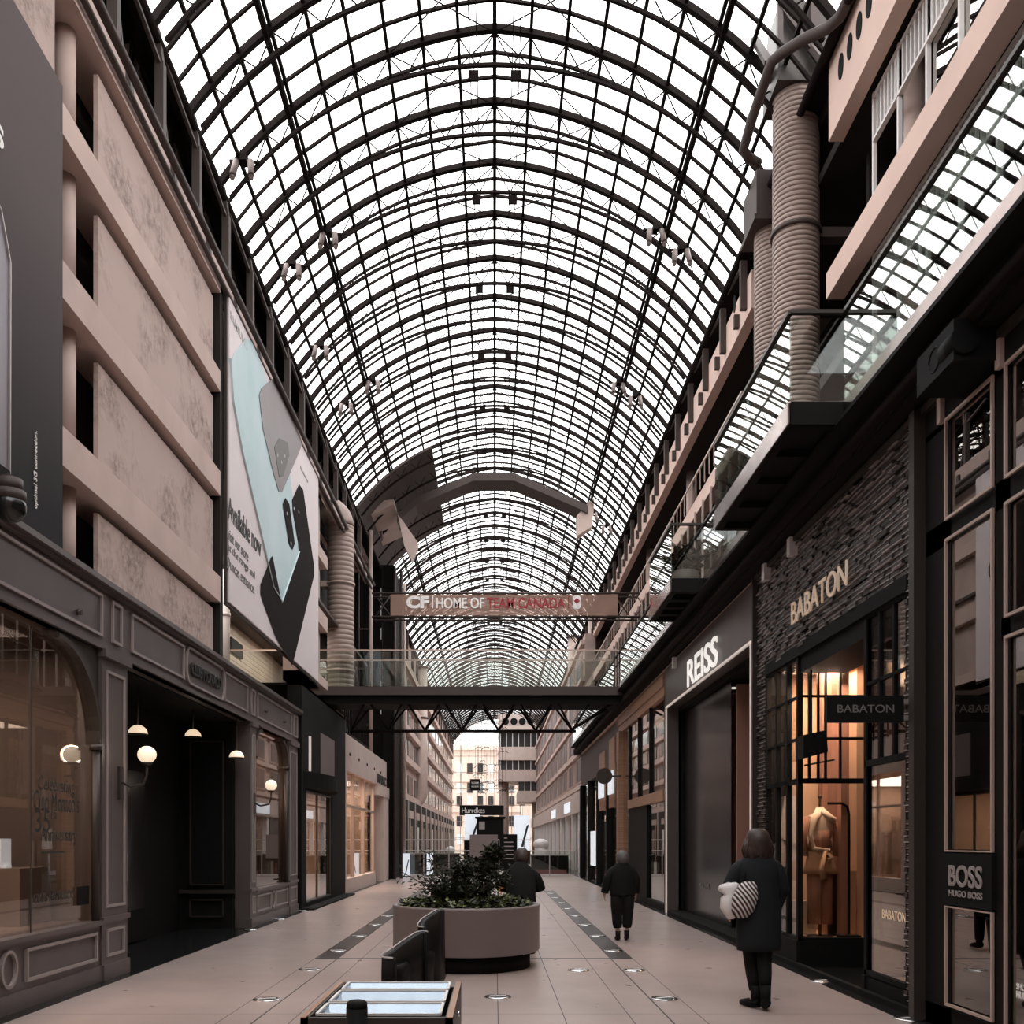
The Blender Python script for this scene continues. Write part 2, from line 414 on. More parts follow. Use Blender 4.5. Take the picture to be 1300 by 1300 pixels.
for k in range(NB0, NB1+1):
    if k == 0: continue
    for o in (rib0, bars0, glz0):
        c = o.copy(); COL.objects.link(c); c.parent = ceiling; c.location = (0, BAY*k, 0)
YA, YB = YR0+BAY*NB0, YR0+BAY*(NB1+1)
for s in (-1, 1):
    mb = MB(); mb.box(s*4.62, s*4.9, YA, YB, VB-0.16, VB+0.06); mb.tube([(s*4.58, YA, VB-0.2), (s*4.58, YB, VB-0.2)], 0.06, 8)
    mb.build('gutter', 'steel', ceiling)
# maintenance cables under the ridge
for s, nm in ((-1, 'left'), (1, 'right')):
    mb = MB()
    for dx, dz in ((0.30, -0.62), (0.42, -0.55)):
        mb.tube([(s*dx, YA, VCZ+VR+dz), (s*dx, YB, VCZ+VR+dz)], 0.010, 5)
    yy = 10
    while yy < 60:
        mb.box(s*0.28, s*0.46, yy, yy+0.05, VCZ+VR-0.67, VCZ+VR-0.5); mb.bar((s*0.36, yy, VCZ+VR-0.55), (s*0.36, yy, VCZ+VR-0.12), 0.012); yy += BAY*2
    o = mb.build('track_cable', 'steel', label='thin dark cable track hanging just %s of the vault ridge' % nm, cat='cable')

# ------------------------------------------------------------------ floor
def floor():
    xj = [-12, -4.16, -2.36, -2.06, -1.745, -1.15, -0.56, 0.03, 0.61, 1.19, 1.52, 1.81, 3.52, 12]
    yj = [-4, 4.2, 8.45, 12.4, 16.6, 20.8, 25, 29.2, 33.4, 37.6, 41.3, 60, 104]
    mb = MB()
    def w(x): return 0.016 if x in (-2.06, 1.52) else (0.0 if abs(x) > 3 and x not in (-4.16, 3.52) else 0.008)
    # columns between joints
    def cell(x0, x1, y0, y1, mi): mb.add([(x0,y0,0),(x1,y0,0),(x1,y1,0),(x0,y1,0)], [(0,1,2,3)], mi)
    ys = []
    for y in yj: ys += [y] if y in (-4, 104) else [y-(0.05 if y == 12.4 else 0.004), y+(0.05 if y == 12.4 else 0.004)]
    xs = []
    for x in xj: xs += [x] if abs(x) == 12 else [x-w(x)/2, x+w(x)/2]
    for i in range(len(xs)-1):
        jx = (i % 2 == 1)
        for j in range(len(ys)-1):
            jy = (j % 2 == 1)
            xm = (xs[i]+xs[i+1])/2; ym = (ys[j]+ys[j+1])/2
            if ys[j+1]-ys[j] < 1e-6 or xs[i+1]-xs[i] < 1e-6: continue
            mi = 0
            if xm < -4.16 or xm > 3.52: mi = 2
            elif jy:
                mi = 1 if (abs(ym-12.4) < 0.01 and -2.4 < xm < 1.85) or (abs(ym-12.4) > 0.1) else 0
            elif jx: mi = 1
            if 12.4 < ym < 31 and (-2.36 < xm < -2.06 or 1.52 < xm < 1.81) : mi = 1 if (jx or jy) else 3
            cell(xs[i], xs[i+1], ys[j], ys[j+1], mi)
    mb.build('floor', ['floor_tile', 'dark_letter', 'black_gloss', 'strip'], kind='structure')
mat('strip', (0.045, 0.037, 0.034), 0.35)
floor()
# floor lights
mb = MB()
mb.loft([(0,0,0.001,0.135,0.135),(0,0,0.010,0.130,0.130),(0,0,0.012,0.10,0.10),(0,0,0.006,0.085,0.085)], 24)
def floor_disc(x, y, label, group=None, proto=[]):
    if not proto:
        r = empty('floor_light', (0,0,0))
        mb.build('ring', 'chrome', r)
        c = MB(); c.loft([(0,0,0.006,0.088,0.088),(0,0,0.010,0.07,0.07),(0,0,0.012,0.02,0.02)], 20); c.build('lens', 'dark_letter', r)
        b = MB(); b.bar((-0.08,-0.03,0.013),(0.08,0.03,0.013),0.03,0.006); b.build('cross_piece', 'white_paint', r)
        proto.append(r); o = r
    else: o = dup(proto[0])
    o.location = (x, y, 0.0); tag(o, label, 'floor light', group)
floor_disc(0.03, 9.35, 'round chrome floor light in the middle of the floor in front of the planter', 'round floor lights')
floor_disc(1.0, 11.27, 'round chrome floor light right of the planter, between two thin tile joints', 'round floor lights')
floor_disc(1.66, 11.27, 'round chrome floor light just in front of the near end of the right dark strip', 'round floor lights')
floor_disc(1.66, 9.25, 'round chrome floor light nearest the viewer on the line of the right dark strip', 'round floor lights')
floor_disc(-2.22, 9.2, 'round chrome floor light nearest the viewer on the line of the left dark strip', 'round floor lights')
floor_disc(-2.22, 11.34, 'round chrome floor light just in front of the near end of the left dark strip', 'round floor lights')
ord_ = ['first', 'second', 'third', 'fourth', 'fifth', 'sixth', 'seventh', 'eighth']
for sx, sd, nn in ((1.665, 'right', 8), (-2.21, 'left', 4)):
    for i in range(nn):
        yy = 13.25+2.05*i
        floor_disc(sx, yy, '%s chrome floor light from the near end of the %s dark strip' % (ord_[i], sd), 'floor lights set in the dark strips')
for i, yy in enumerate((8.2, 10.4, 12.6)):
    floor_disc(3.60, yy, ['chrome floor light in the black border at the foot of the near brick pier', 'chrome floor light in the black border before the entrance of the brick shop', 'chrome floor light in the black border beside the woman in the coat'][i], 'floor lights in the right black border')
for i, yy in enumerate((16.4, 18.6, 20.8)):
    floor_disc(-4.24, yy, ['chrome floor light in the left black border at the far entrance jamb', 'chrome floor light in the left black border below the small arched window', 'chrome floor light in the left black border at the start of the black shopfront'][i], 'floor lights in the left black border')

# ------------------------------------------------------------------ upper left wall
Y1 = 15.1
wl = empty('wall_left', (XL, 0, 0), kind='structure')
mb = MB()
for z0, z1 in ((4.3, 5.22), (5.73, 6.91), (7.40, 8.56), (8.99, 10.14)):
    for y0, y1 in ((-4, 9.56), (10.60, 14.93)):
        mb.box(-4.45, -4.50, y0, y1, z0, z1)
mb.build('wall_panel', 'plaster', wl)
mb = MB(); mb.box(-4.86, -4.95, -4, Y1, 4.3, 10.5); mb.box(-4.37, -4.95, 15.03, 15.2, 4.4, 10.3); mb.build('recess_backing', 'dark_wall', wl)  # dark sheets stand in for shade in the recess and under the beams
for z0, z1 in ((5.33, 5.73), (7.02, 7.40), (8.67, 8.99), (10.24, 10.42)):
    b = MB(); b.box(XL, -4.85, -4, 15.0, z0, z1); b.build('beam', 'beam', wl)
for yy in (10.15,):
    for z0, z1 in ((4.3, 5.33), (5.73, 7.02), (7.40, 8.67), (8.99, 10.24)):
        b = MB(); b.cyl((-4.62, yy, z0), (-4.62, yy, z1), 0.115, 20); b.build('column', 'beam', wl)
# behind and beyond the white banner
mb = MB(); mb.box(-4.55, -4.9, 15.15, 23.2, 7.7, 10.42); mb.build('wall_panel', 'plaster', wl)
mb = MB(); mb.box(-4.45, -7.6, 15.15, 33.0, 7.62, 7.70); mb.box(-7.6, -4.9, 15.05, 15.15, 4.4, 7.7); mb.build('soffit', 'steel_brown', wl)
mb = MB()
for i in range(22): mb.box(-7.42, -7.36, 15.2, 31.5, 4.44+0.145*i, 4.44+0.145*i+0.135)
mb.box(-7.5, -7.42, 15.15, 33, 4.3, 7.62); mb.build('slatted_panel', 'pale_wood', wl)
mb = MB(); mb.cyl((-6.0, 21.0, 4.38), (-6.0, 21.0, 7.62), 0.115, 20); mb.cyl((-6.0, 21.0, 6.52), (-6.0, 21.0, 6.60), 0.13, 20); mb.build('column', 'white_paint', wl)
mb = MB(); mb.box(-7.36, -7.30, 26.2, 27.4, 6.8, 7.2); mb.build('wall_sign', 'black', wl)
lamp_area('gallery_fill', (-6.2, 24, 7.55), 1.2, 130, (1, 0.90, 0.82), sy=14)  # added fill lamp without a fixture, brightens the enclosed recess
# section with the duct, Y 23.2 .. 33
mb = MB(); mb.box(-5.15, -5.35, 27.8, 33.0, 4.4, 7.62); mb.box(-5.15, -5.35, 23.2, 33.0, 7.62, 10.42); mb.box(-4.55, -5.2, 23.2, 24.6, 5.5, 10.42); mb.build('wall_panel', 'concrete', wl)
for z0, z1 in ((5.5, 5.73), (7.02, 7.40), (8.67, 8.99)):
    b = MB(); b.box(-4.40, -5.2, 23.2, 24.9, z0, z1); b.build('beam', 'beam', wl)
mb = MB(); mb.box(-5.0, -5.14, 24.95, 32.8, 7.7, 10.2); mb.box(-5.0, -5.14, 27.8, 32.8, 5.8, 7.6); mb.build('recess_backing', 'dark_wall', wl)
# shelf under clerestory: rail pipe and beige upstand all along
mb = MB(); mb.tube([(-4.22, -4, 10.47), (-4.22, 33, 10.47)], 0.055, 8); mb.tube([(-4.30, -4, 10.35), (-4.30, 33, 10.35)], 0.04, 8)
mb.box(-4.36, -4.42, -4, 33, 10.42, 10.52); mb.build('rail', 'steel_brown', wl)
mb = MB(); mb.box(-4.46, -4.52, -4, 33, 10.5, 11.05); mb.build('upstand', 'concrete', wl)
mb = MB(); mb.box(-4.80, -4.84, YA, 33, 11.0, 12.5); mb.build('clerestory_glass', 'dark_mirror', wl)
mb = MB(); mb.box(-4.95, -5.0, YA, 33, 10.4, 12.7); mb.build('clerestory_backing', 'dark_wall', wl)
k = NB0
while YR0+BAY*k < 33:
    yy = YR0+BAY*k; b = MB()
    b.box(-4.50, -4.62, yy-0.06, yy+0.06, 10.9, 12.15); b.bar((-4.56, yy, 12.1), (-4.62, yy+0.0, 12.62), 0.10, 0.10)
    b.bar((-4.56, yy, 12.12), (-4.60, yy-BAY+0.1, 12.44), 0.05); b.bar((-4.50, yy+0.22, 10.75), (-4.66, yy+0.22, 12.3), 0.035)
    b.box(-4.40, -4.5, yy+0.1, yy+0.22, 10.62, 10.86)
    b.build('clerestory_post', 'steel_brown', wl); k += 1
# far left wall beyond the lift tower
mb = MB(); mb.box(-4.75, -5.0, 38.5, 104, 3.6, 12.6); mb.build('wall_panel', 'concrete', wl)
for z in (3.6, 5.6, 7.2, 8.8, 10.5):
    b = MB(); b.box(-4.5, -4.8, 38.5, 104, z, z+0.35); b.build('beam', 'beam', wl)
mb = MB()
for i in range(16):
    for z in (4.1, 6.05, 7.7, 9.3): mb.box(-4.7, -4.76, 39.5+4*i, 42.3+4*i, z, z+1.0)
mb.build('dark_recess', 'window_dark', wl)
k = 15
while YR0+BAY*k < 103:
    yy = YR0+BAY*k; b = MB(); b.box(-4.50, -4.62, yy-0.06, yy+0.06, 10.9, 12.5); b.build('clerestory_post', 'steel_brown', wl); k += 2

# ------------------------------------------------------------------ wall banners (left)
def poly_on(mb, x, pts, d=0.004, mi=0): mb.prism([(x, p[0], p[1]) for p in pts], (d, 0, 0), mi)
bn = empty('banner', (-4.28, 19.1, 5.4), 'large white banner with teal and grey phones on the left wall', 'banner')
mb = MB(); mb.box(-4.33, -4.28, 15.25, 22.95, 5.40, 10.36); mb.build('panel', 'banner_white', bn)
mb = MB(); frame(mb, -4.36, 1, 15.2, 23.0, 5.35, 10.40, 0.045, 0.05); mb.build('border', 'bronze_dark', bn)
def on_banner(px, py):
    Y = 1200*4.28/(628-px); return (Y, 1.55+(1067-py)*Y/1200)
def bp(l): return [on_banner(*p) for p in l]
mb = MB(); poly_on(mb, -4.279, bp([(293,460),(297,448),(312,430),(322,435),(340,490),(362,560),(374,650),(380,700),(362,770),(356,772),(347,745),(338,700),(323,640),(308,575),(296,510)]), 0.006)
mb.build('teal_phone', 'phone_teal', bn)
mb = MB()
for a, b in zip(bp([(291,455),(295,510),(307,575),(322,640),(346,745),(357,764)]), bp([(295,510),(307,575),(322,640),(346,745),(357,764),(379,700)])):
    mb.bar((-4.27, a[0], a[1]), (-4.27, b[0], b[1]), 0.05, 0.01)
mb.build('phone_edge', 'phone_edge', bn)
mb = MB(); poly_on(mb, -4.270, bp([(328,502),(331,493),(345,481),(350,484),(381,556),(382,566),(357,625),(353,624),(346,600),(333,545)]), 0.008)
mb.build('grey_phone', 'phone_grey', bn, label='grey phone printed on the banner')
mb = MB(); poly_on(mb, -4.261, bp([(347,568),(353,556),(364,562),(366,578),(358,605),(353,606)]), 0.004); mb.build('camera_patch', 'bronze_dark', bn)
mb = MB(); poly_on(mb, -4.268, bp([(343,708),(345,706),(357,767),(379,702),(378,690),(371,650),(370,635),(379,615),(384,622),(398,720),(398,730),(374,830),(370,845),(350,810),(330,755),(330,742)]), 0.006)
mb.build('black_phone', 'phone_black', bn)
mb = MB(); poly_on(mb, -4.260, bp([(358,640),(361,632),(366,640),(373,690),(370,698),(366,690)]), 0.004); mb.build('camera_strip', 'phone_black', bn)
mb = MB()
for p in ((351,578),(360,579),(356,587),(363,652),(372,646),(378,650),(368,690)):
    c = on_banner(*p); mb.cyl((-4.262, c[0], c[1]), (-4.252, c[0], c[1]), 0.035, 10)
mb.build('camera_lens', 'grey_letter', bn)
def btext(s, px, py, w, h, m='dark_letter', bold=0.0):
    Y, z = on_banner(px, py); return text(s, (-4.278, Y, z), w, h, 'L', m, bn, 'lettering', 0.006, bold)
btext('SAMSUNG', 292, 404, 1.05, 0.14, 'grey_letter', 0.01)
btext('Galaxy', 381, 596, 0.9, 0.10, 'grey_letter')
btext('Available now', 289, 657, 2.15, 0.36, 'dark_letter', 0.02)
btext('visit our store', 289, 684, 1.25, 0.17, 'dim_letter')
btext('at the range and', 289, 701, 1.70, 0.17, 'dim_letter')
btext('Dundas entrance.', 288, 719, 1.72, 0.18, 'dim_letter')

bd = empty('banner', (-4.2, 5.5, 4.4), 'dark charcoal banner at the left edge of the view with a lilac phone', 'banner')
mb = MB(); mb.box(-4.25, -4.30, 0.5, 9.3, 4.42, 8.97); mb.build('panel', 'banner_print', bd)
mb = MB(); poly_on(mb, -4.248, [(7.2, 4.6), (8.22, 4.62), (8.25, 6.6), (8.1, 6.95), (7.8, 7.05), (7.2, 7.1), (6, 7.1), (6, 4.6)], 0.006); mb.build('lilac_phone', 'phone_lilac', bd)
mb = MB()
pp = [(8.25, 4.62), (8.26, 6.6), (8.10, 6.96), (7.8, 7.08), (6.5, 7.12)]
for a, b in zip(pp[:-1], pp[1:]): mb.bar((-4.24, a[0], a[1]), (-4.24, b[0], b[1]), 0.03, 0.012)
mb.build('phone_edge', 'grey_letter', bd)
text('S', (-4.248, 8.03, 7.50), 0.14, 0.19, 'L', 'white_letter', bd, 'lettering', 0.006, 0.03)
def vtext(s, x, y, z0, length, h, m, parent):
    o = text(s, (0, 0, 0), length, h, 'F', m, None, 'lettering', 0.006)
    L = world_loc(parent)
    for v in o.data.vertices: c = v.co.copy(); v.co = Vector((x-c.y, y-c.z, z0+c.x)) - L
    o.location = (0,0,0); o.parent = parent; return o
vtext('optimal 5G connection.', -4.246, 8.78, 4.62, 0.72, 0.075, 'white_letter', bd)

# ------------------------------------------------------------------ taupe shop (left)
cm = empty('shopfront', (XL, 15, 0), 'taupe panelled shopfront with arched window and recessed dark entrance', 'shopfront')
# pilasters
def pilaster(y0, y1, name='pilaster'):
    b = MB(); b.box(XL+0.02, XL-0.25, y0, y1, 0, 3.66); b.box(XL+0.05, XL-0.2, y0-0.01, y1+0.01, 0, 0.17); b.box(XL+0.05, XL-0.1, y0-0.02, y1+0.02, 0.64, 0.70); b.box(XL+0.07, XL-0.1, y0-0.02, y1+0.03, 3.58, 3.66)
    p = b.build(name, 'taupe_paint', cm)
    c = MB(); frame(c, XL+0.02, 1, y0+0.1, y1-0.1, 0.80, 3.45, 0.03, 0.02); frame(c, XL+0.02, 1, y0+0.12, y1-0.12, 0.25, 0.56, 0.03, 0.02)
    c.build('moulding', 'taupe_line', p)
for a, b in ((10.42, 11.14), (16.75, 17.15), (19.9, 20.75), (3.0, 3.7)): pilaster(a, b)
# fascia
b = MB(); b.box(XL, XL-0.3, -2, 20.9, 3.66, 4.33); b.box(XL+0.06, XL-0.2, -2, 20.95, 4.32, 4.36); b.box(XL+0.10, XL-0.2, -2, 20.97, 4.36, 4.42); b.box(XL+0.04, XL-0.1, -2, 20.93, 3.66, 3.71)
b.box(XL, XL-3.0, 15.1, 20.9, 4.33, 4.38)
fa = b.build('fascia', 'taupe_paint', cm)
c = MB()
for y0, y1 in ((1.0, 5.8), (6.0, 10.45), (10.72, 11.0), (11.3, 13.2), (15.2, 16.6), (16.85, 17.1), (17.3, 20.2), (20.4, 20.8)): frame(c, XL, 1, y0, y1, 3.80, 4.27, 0.03, 0.025)
for i in range(14):
    t0 = -PI/2 + PI*i/14; t1 = -PI/2+PI*(i+1)/14
    for s, yc in ((-1, 13.42), (1, 15.0)):
        c.bar((XL+0.02, yc+s*0.14*math.cos(t0), 4.035+0.25*math.sin(t0)), (XL+0.02, yc+s*0.14*math.cos(t1), 4.035+0.25*math.sin(t1)), 0.035, 0.03)
c.bar((XL+0.02, 13.42, 4.285), (XL+0.02, 15.0, 4.285), 0.03, 0.03); c.bar((XL+0.02, 13.42, 3.785), (XL+0.02, 15.0, 3.785), 0.03, 0.03)
c.build('moulding', 'taupe_line', fa)
text('CLUB MONACO', (XL+0.01, 13.48, 3.93), 1.46, 0.17, 'L', 'dark_letter', fa, 'lettering', 0.025, 0.015)
for yy in (7.05, 9.85, 17.9, 19.5):
    b = MB(); b.cyl((XL-0.02, yy, 3.93 if yy < 15 else 4.0), (XL+0.05, yy, 3.93 if yy < 15 else 4.0), 0.03, 10); b.build('fascia_spotlight', 'bronze_dark', fa)
# window 1 base, sill and glass
def shop_window(y0, y1, arch, nm):
    b = MB(); b.box(XL, XL-0.25, y0, y1, 0.0, 0.62); b.box(XL+0.03, XL-0.2, y0, y1, 0, 0.17); b.box(XL+0.05, XL-0.3, y0, y1, 0.62, 0.67)
    base = b.build('stall_riser', 'taupe_paint', cm)
    c = MB(); ym = (y0+y1)/2; 
    if y1-y0 > 4: segs = ((y1-1.68, y1-0.12), (y1-3.9, y1-2.3), (y0+0.1, y1-4.6))
    else: segs = ((y0+0.1, ym-0.2), (ym+0.2, y1-0.1))
    for a, e in segs: frame(c, XL, 1, a, e, 0.24, 0.55, 0.03, 0.03)
    yo = (y1-1.99) if y1-y0 > 4 else ym
    for i in range(20):
        t0, t1 = 2*PI*i/20, 2*PI*(i+1)/20
        c.bar((XL+0.015, yo+0.13*math.cos(t0), 0.395+0.16*math.sin(t0)), (XL+0.015, yo+0.13*math.cos(t1), 0.395+0.16*math.sin(t1)), 0.03, 0.03)
    c.build('moulding', 'taupe_line', base)
    # arched surround: spandrel between frame and glass
    R = arch; g = MB(); zt = 3.60
    for s, yc in ((1, y1-R), (-1, y0+R)):
        g = MB(); n = 10; outer = [(yc+s*R, zt-R+0.0)]
        arcp = [(yc+s*R*math.sin(PI/2*(1-i/n)), zt-R+R*math.cos(PI/2*(1-i/n))) for i in range(n+1)]
        for a, e in zip(arcp[:-1], arcp[1:]):
            g.prism([(XL-0.02, a[0], a[1]), (XL-0.02, e[0], e[1]), (XL-0.02, e[0], 3.66), (XL-0.02, a[0], 3.66)], (-0.14, 0, 0))
            g.bar((XL-0.01, a[0], a[1]), (XL-0.01, e[0], e[1]), 0.05, 0.05)
        g.build('arched_frame', 'bronze_dark', cm)
    for yy in (y0+0.04, y1-0.04):
        g = MB(); g.cyl((XL-0.03, yy, 0.67), (XL-0.03, yy, zt-R), 0.045, 10); g.cyl((XL-0.03, yy, zt-R-0.06), (XL-0.03, yy, zt-R), 0.07, 10); g.build('colonnette', 'bronze_dark', cm)
    w = MB(); w.box(XL-0.09, XL-0.10, y0, y1, 0.66, 3.66); return w.build('window_pane', 'shop_glass', cm)
pane = shop_window(3.7, 10.42, 1.0, 'a')
b = MB(); b.box(XL-0.085, XL-0.08, 9.02, 9.04, 0.67, 3.6); b.build('glass_joint', 'dark_letter', pane)
def ctext(s, px0, px1, py, hh):
    Xp = 4.44; Y0 = 1200*Xp/(628-px0); Y1_ = 1200*Xp/(628-px1); ym = (Y0+Y1_)/2; z = 1.55+(1067-py)*Y0/1200
    text(s, (XL-0.075, Y0, z), Y1_-Y0, hh, 'L', 'dark_letter', pane, 'lettering', 0.004)
ctext('Celebrating', 46, 92, 1008, 0.185); ctext("Club Monaco's", 40, 98, 1028, 0.20); ctext('35', 42, 61, 1056, 0.22); ctext('th', 62, 69, 1040, 0.11); ctext('Anniversary', 49, 95, 1074, 0.19)
ctext('CLUB MONACO', 40, 92, 1147, 0.085)
b = MB(); b.box(XL-0.08, XL-0.07, 9.22, 9.72, 1.42, 1.44); b.build('underline', 'dark_letter', pane)
b = MB(); b.box(XL-0.08, XL-0.06, 10.02, 10.28, 0.86, 1.06); b.build('door_sticker', 'black', pane)
shop_window(17.15, 19.9, 0.5, 'b')
# interiors
b = MB(); room(b, -8.2, XL-0.3, 3.5, 10.9, 0.60, 3.75, '+x'); b.box(-8.1, -6.9, 3.6, 10.8, 2.35, 2.6); b.box(-6.2, -5.6, 8.9, 9.3, 0.6, 3.7)
b.build('interior', 'brown_wall', cm)
b = MB(); b.box(-8.1, XL-0.3, 3.5, 10.8, 0.60, 0.63); b.build('display_floor', 'brown_floor', cm)
b = MB(); room(b, -8.2, XL-0.3, 17.2, 20.6, 0.55, 3.72, '+x'); b.build('interior', 'brown_wall', cm)
b = MB()
for i in range(7): b.box(-6.6, -5.4, 17.5+0.4*i, 17.8+0.4*i, 0.6, 1.2+0.3*(i % 3)); b.box(-8.1, -7.9, 17.3+0.45*i, 17.65+0.45*i, 0.7, 2.9)
b.build('display_shelving', 'shelf_mix', cm)
b = MB(); b.box(-6.0, -5.3, 17.4, 20.4, 2.55, 2.85); b.build('light_bulkhead', 'warm_glow', cm)
# entrance recess
b = MB(); b.box(-5.55, -5.62, 11.1, 16.6, 0, 3.7); b.box(XL-0.25, -5.6, 16.62, 16.7, 0, 3.7); b.box(XL-0.25, -5.6, 11.1, 11.16, 0, 3.7); b.box(XL-0.2, -5.6, 11.1, 16.7, 3.64, 3.70)
b.build('entrance_lining', 'soft_black', cm)
b = MB(); b.box(XL-0.2, -5.52, 16.52, 16.60, 0.62, 0.68)
frame_pts = ((-5.35, -4.75, 0.22, 0.52),)
for x0, x1, z0, z1 in ((-5.35, -4.75, 0.20, 0.52), (-5.35, -4.75, 0.76, 3.3)):
    b.box(x0, x1, 16.55, 16.6, z0, z0+0.025); b.box(x0, x1, 16.55, 16.6, z1-0.025, z1); b.box(x0, x0+0.025, 16.55, 16.6, z0, z1); b.box(x1-0.025, x1, 16.55, 16.6, z0, z1)
b.build('entrance_panelling', 'bronze_dark', cm)
b = MB(); b.box(-5.33, -4.77, 16.58, 16.60, 0.78, 3.28); b.build('side_window', 'black_gloss', cm)
for i, (y0, y1) in enumerate(((12.6, 13.7), (13.75, 14.85))):
    b = MB(); b.box(-5.45, -5.5, y0, y1, 0.02, 2.75); d = b.build('door_leaf', 'soft_black', cm)
    b = MB(); b.box(-5.44, -5.45, y0+0.15, y1-0.15, 0.5, 2.6); b.build('door_glass', 'black_gloss', d)
    yh = y1-0.12 if i == 0 else y0+0.06
    b = MB(); b.box(-5.38, -5.45, yh, yh+0.06, 0.95, 1.35); b.build('door_handle', 'chrome', d)
# pendant lamps in the entrance
def pendant(x, y, z, label):
    r = empty('pendant_lamp', (x, y, z), label, 'lamp', 'half-dome pendant lamps in the taupe shop entrance')
    b = MB(); n = 7
    b.loft([(x, y, z+0.12*math.sin(PI/2*i/n), 0.125*math.cos(PI/2*i/n)+0.002, 0.125*math.cos(PI/2*i/n)+0.002) for i in range(n+1)], 20); b.build('shade', 'lamp', r)
    b = MB(); b.loft([(x, y, z-0.012, 0.13, 0.13), (x, y, z, 0.13, 0.13)], 20); b.cyl((x, y, z+0.12), (x, y, 3.64), 0.012, 6); b.build('stem', 'bronze_dark', r)
pendant(-4.85, 12.85, 3.00, 'half-dome glass pendant lamp partly behind the near jamb of the dark entrance')
pendant(-4.85, 15.2, 3.22, 'half-dome glass pendant lamp in the middle of the dark entrance')
pendant(-4.45, 16.3, 2.98, 'half-dome glass pendant lamp at the far jamb of the dark entrance')
def sconce(y, label):
    r = empty('wall_sconce', (XL+0.02, y, 2.1), label, 'lamp', 'globe wall lamps')
    b = MB(); b.box(XL+0.02, XL+0.05, y-0.05, y+0.05, 2.02, 2.40); b.tube([(XL+0.05, y, 2.22), (XL+0.15, y, 2.17), (XL+0.30, y, 2.20), (XL+0.34, y, 2.30), (XL+0.34, y, 2.42)], 0.016, 8); b.loft([(XL+0.34, y, 2.42, 0.05, 0.05), (XL+0.34, y, 2.45, 0.065, 0.065)], 14)
    b.build('bracket', 'bronze_dark', r)
    b = MB(); b.sphere((XL+0.34, y, 2.54), 0.105, 20, 12, sz=0.95); b.build('globe', 'lamp', r)
    lamp_point('lamp_light', (XL+0.34, y, 2.54), 7, r=0.11)
sconce(10.9, 'lit globe wall lamp on the pilaster between the large window and the entrance')
sconce(16.95, 'lit globe wall lamp on the pilaster beside the small arched window')
# things behind the large window
def post(x, y, label):
    r = empty('barrier_post', (x, y, 0.63), label, 'barrier post', 'barrier posts behind the large window')
    b = MB(); b.cyl((x, y, 0.65), (x, y, 1.55), 0.035, 12); b.build('pole', 'brown_wall', r)
    b = MB(); b.loft([(x, y, 0.63, 0.17, 0.17), (x, y, 0.65, 0.15, 0.15), (x, y, 0.67, 0.04, 0.04)], 20); b.build('base', 'brown_wall', r)
post(-5.2, 9.1, 'brown barrier post behind the large window, left of the other one'); post(-5.2, 11.1-0.45, 'brown barrier post behind the large window near its far edge')
b = MB(); b.box(-5.6, -5.05, 10.05, 10.75, 0.63, 1.25); b.build('plinth', 'brown_floor', label='low brown display plinth in the far corner of the large shop window', cat='plinth')
b = MB(); b.box(-5.35, -5.33, 10.2, 10.42, 1.27, 1.57); b.box(-5.36, -5.30, 10.25, 10.37, 1.25, 1.28); b.build('tablet', 'screen', label='small lit screen standing on the brown display plinth', cat='screen')
lamp_area('shop_light', (-6.2, 7.5, 3.7), 2.6, 190, (1, 0.80, 0.66), sy=5)
lamp_area('shop_light', (-6.4, 18.9, 3.65), 2.0, 90, (1, 0.74, 0.56))

# security camera
r = empty('security_camera', (-4.12, 8.45, 4.42), 'dark dome security camera on the left cornice below the dark banner', 'camera')
b = MB(); b.box(-4.2, -4.3, 7.9, 8.2, 4.43, 4.75); b.build('mount', 'soft_black', r)
b = MB(); b.cyl((-4.04, 7.88, 4.56), (-4.04, 7.88, 4.46), 0.10, 20); b.cyl((-4.04, 7.88, 4.46), (-4.04, 7.88, 4.38), 0.125, 20); b.bar((-4.04, 7.88, 4.58), (-4.25, 8.0, 4.6), 0.05); b.build('housing', 'steel_brown', r)
b = MB(); b.sphere((-4.04, 7.88, 4.33), 0.13, 20, 12); b.build('dome', 'black_gloss', r)

# ------------------------------------------------------------------ black shopfront and beige shopfront (left, further)
bs = empty('shopfront', (-4.3, 24, 0), 'black shopfront with tall glass door between the taupe shop and the beige shop', 'shopfront')
b = MB(); b.box(-4.28, -4.6, 20.95, 21.5, 0, 5.05); b.box(-4.28, -4.6, 24.9, 27.1, 0, 5.05); b.box(-4.28, -4.6, 21.5, 24.9, 2.7, 5.05); b.box(-4.28, -7.9, 20.95, 27.1, 5.0, 5.05); b.box(-4.28, -4.6, 21.5, 24.9, 0, 0.12); b.box(-4.0, -4.3, 20.95, 27.1, 0.0, 0.04)
b.build('cladding', 'soft_black', bs)
b = MB(); b.box(-4.36, -4.37, 21.5, 24.9, 0.1, 2.7); b.build('glass_door', 'shop_glass', bs)
b = MB(); frame(b, -4.35, 1, 21.5, 24.9, 0.1, 2.72, 0.05, 0.04); b.box(-4.34, -4.36, 23.1, 23.2, 0.1, 2.7); b.build('door_frame', 'bronze_dark', bs)
b = MB(); b.box(-4.27, -4.28, 23.2, 25.2, 3.1, 4.2); b.build('poster_panel', 'phone_grey', bs)
b = MB(); b.box(-4.24, -4.28, 21.75, 21.85, 3.15, 3.95); b.build('light_strip', 'light_line', bs)
b = MB()
n = 12; pts = [(-4.28+0.40*math.sin(PI*i/n), 21.1+3.9*i/n) for i in range(n+1)]
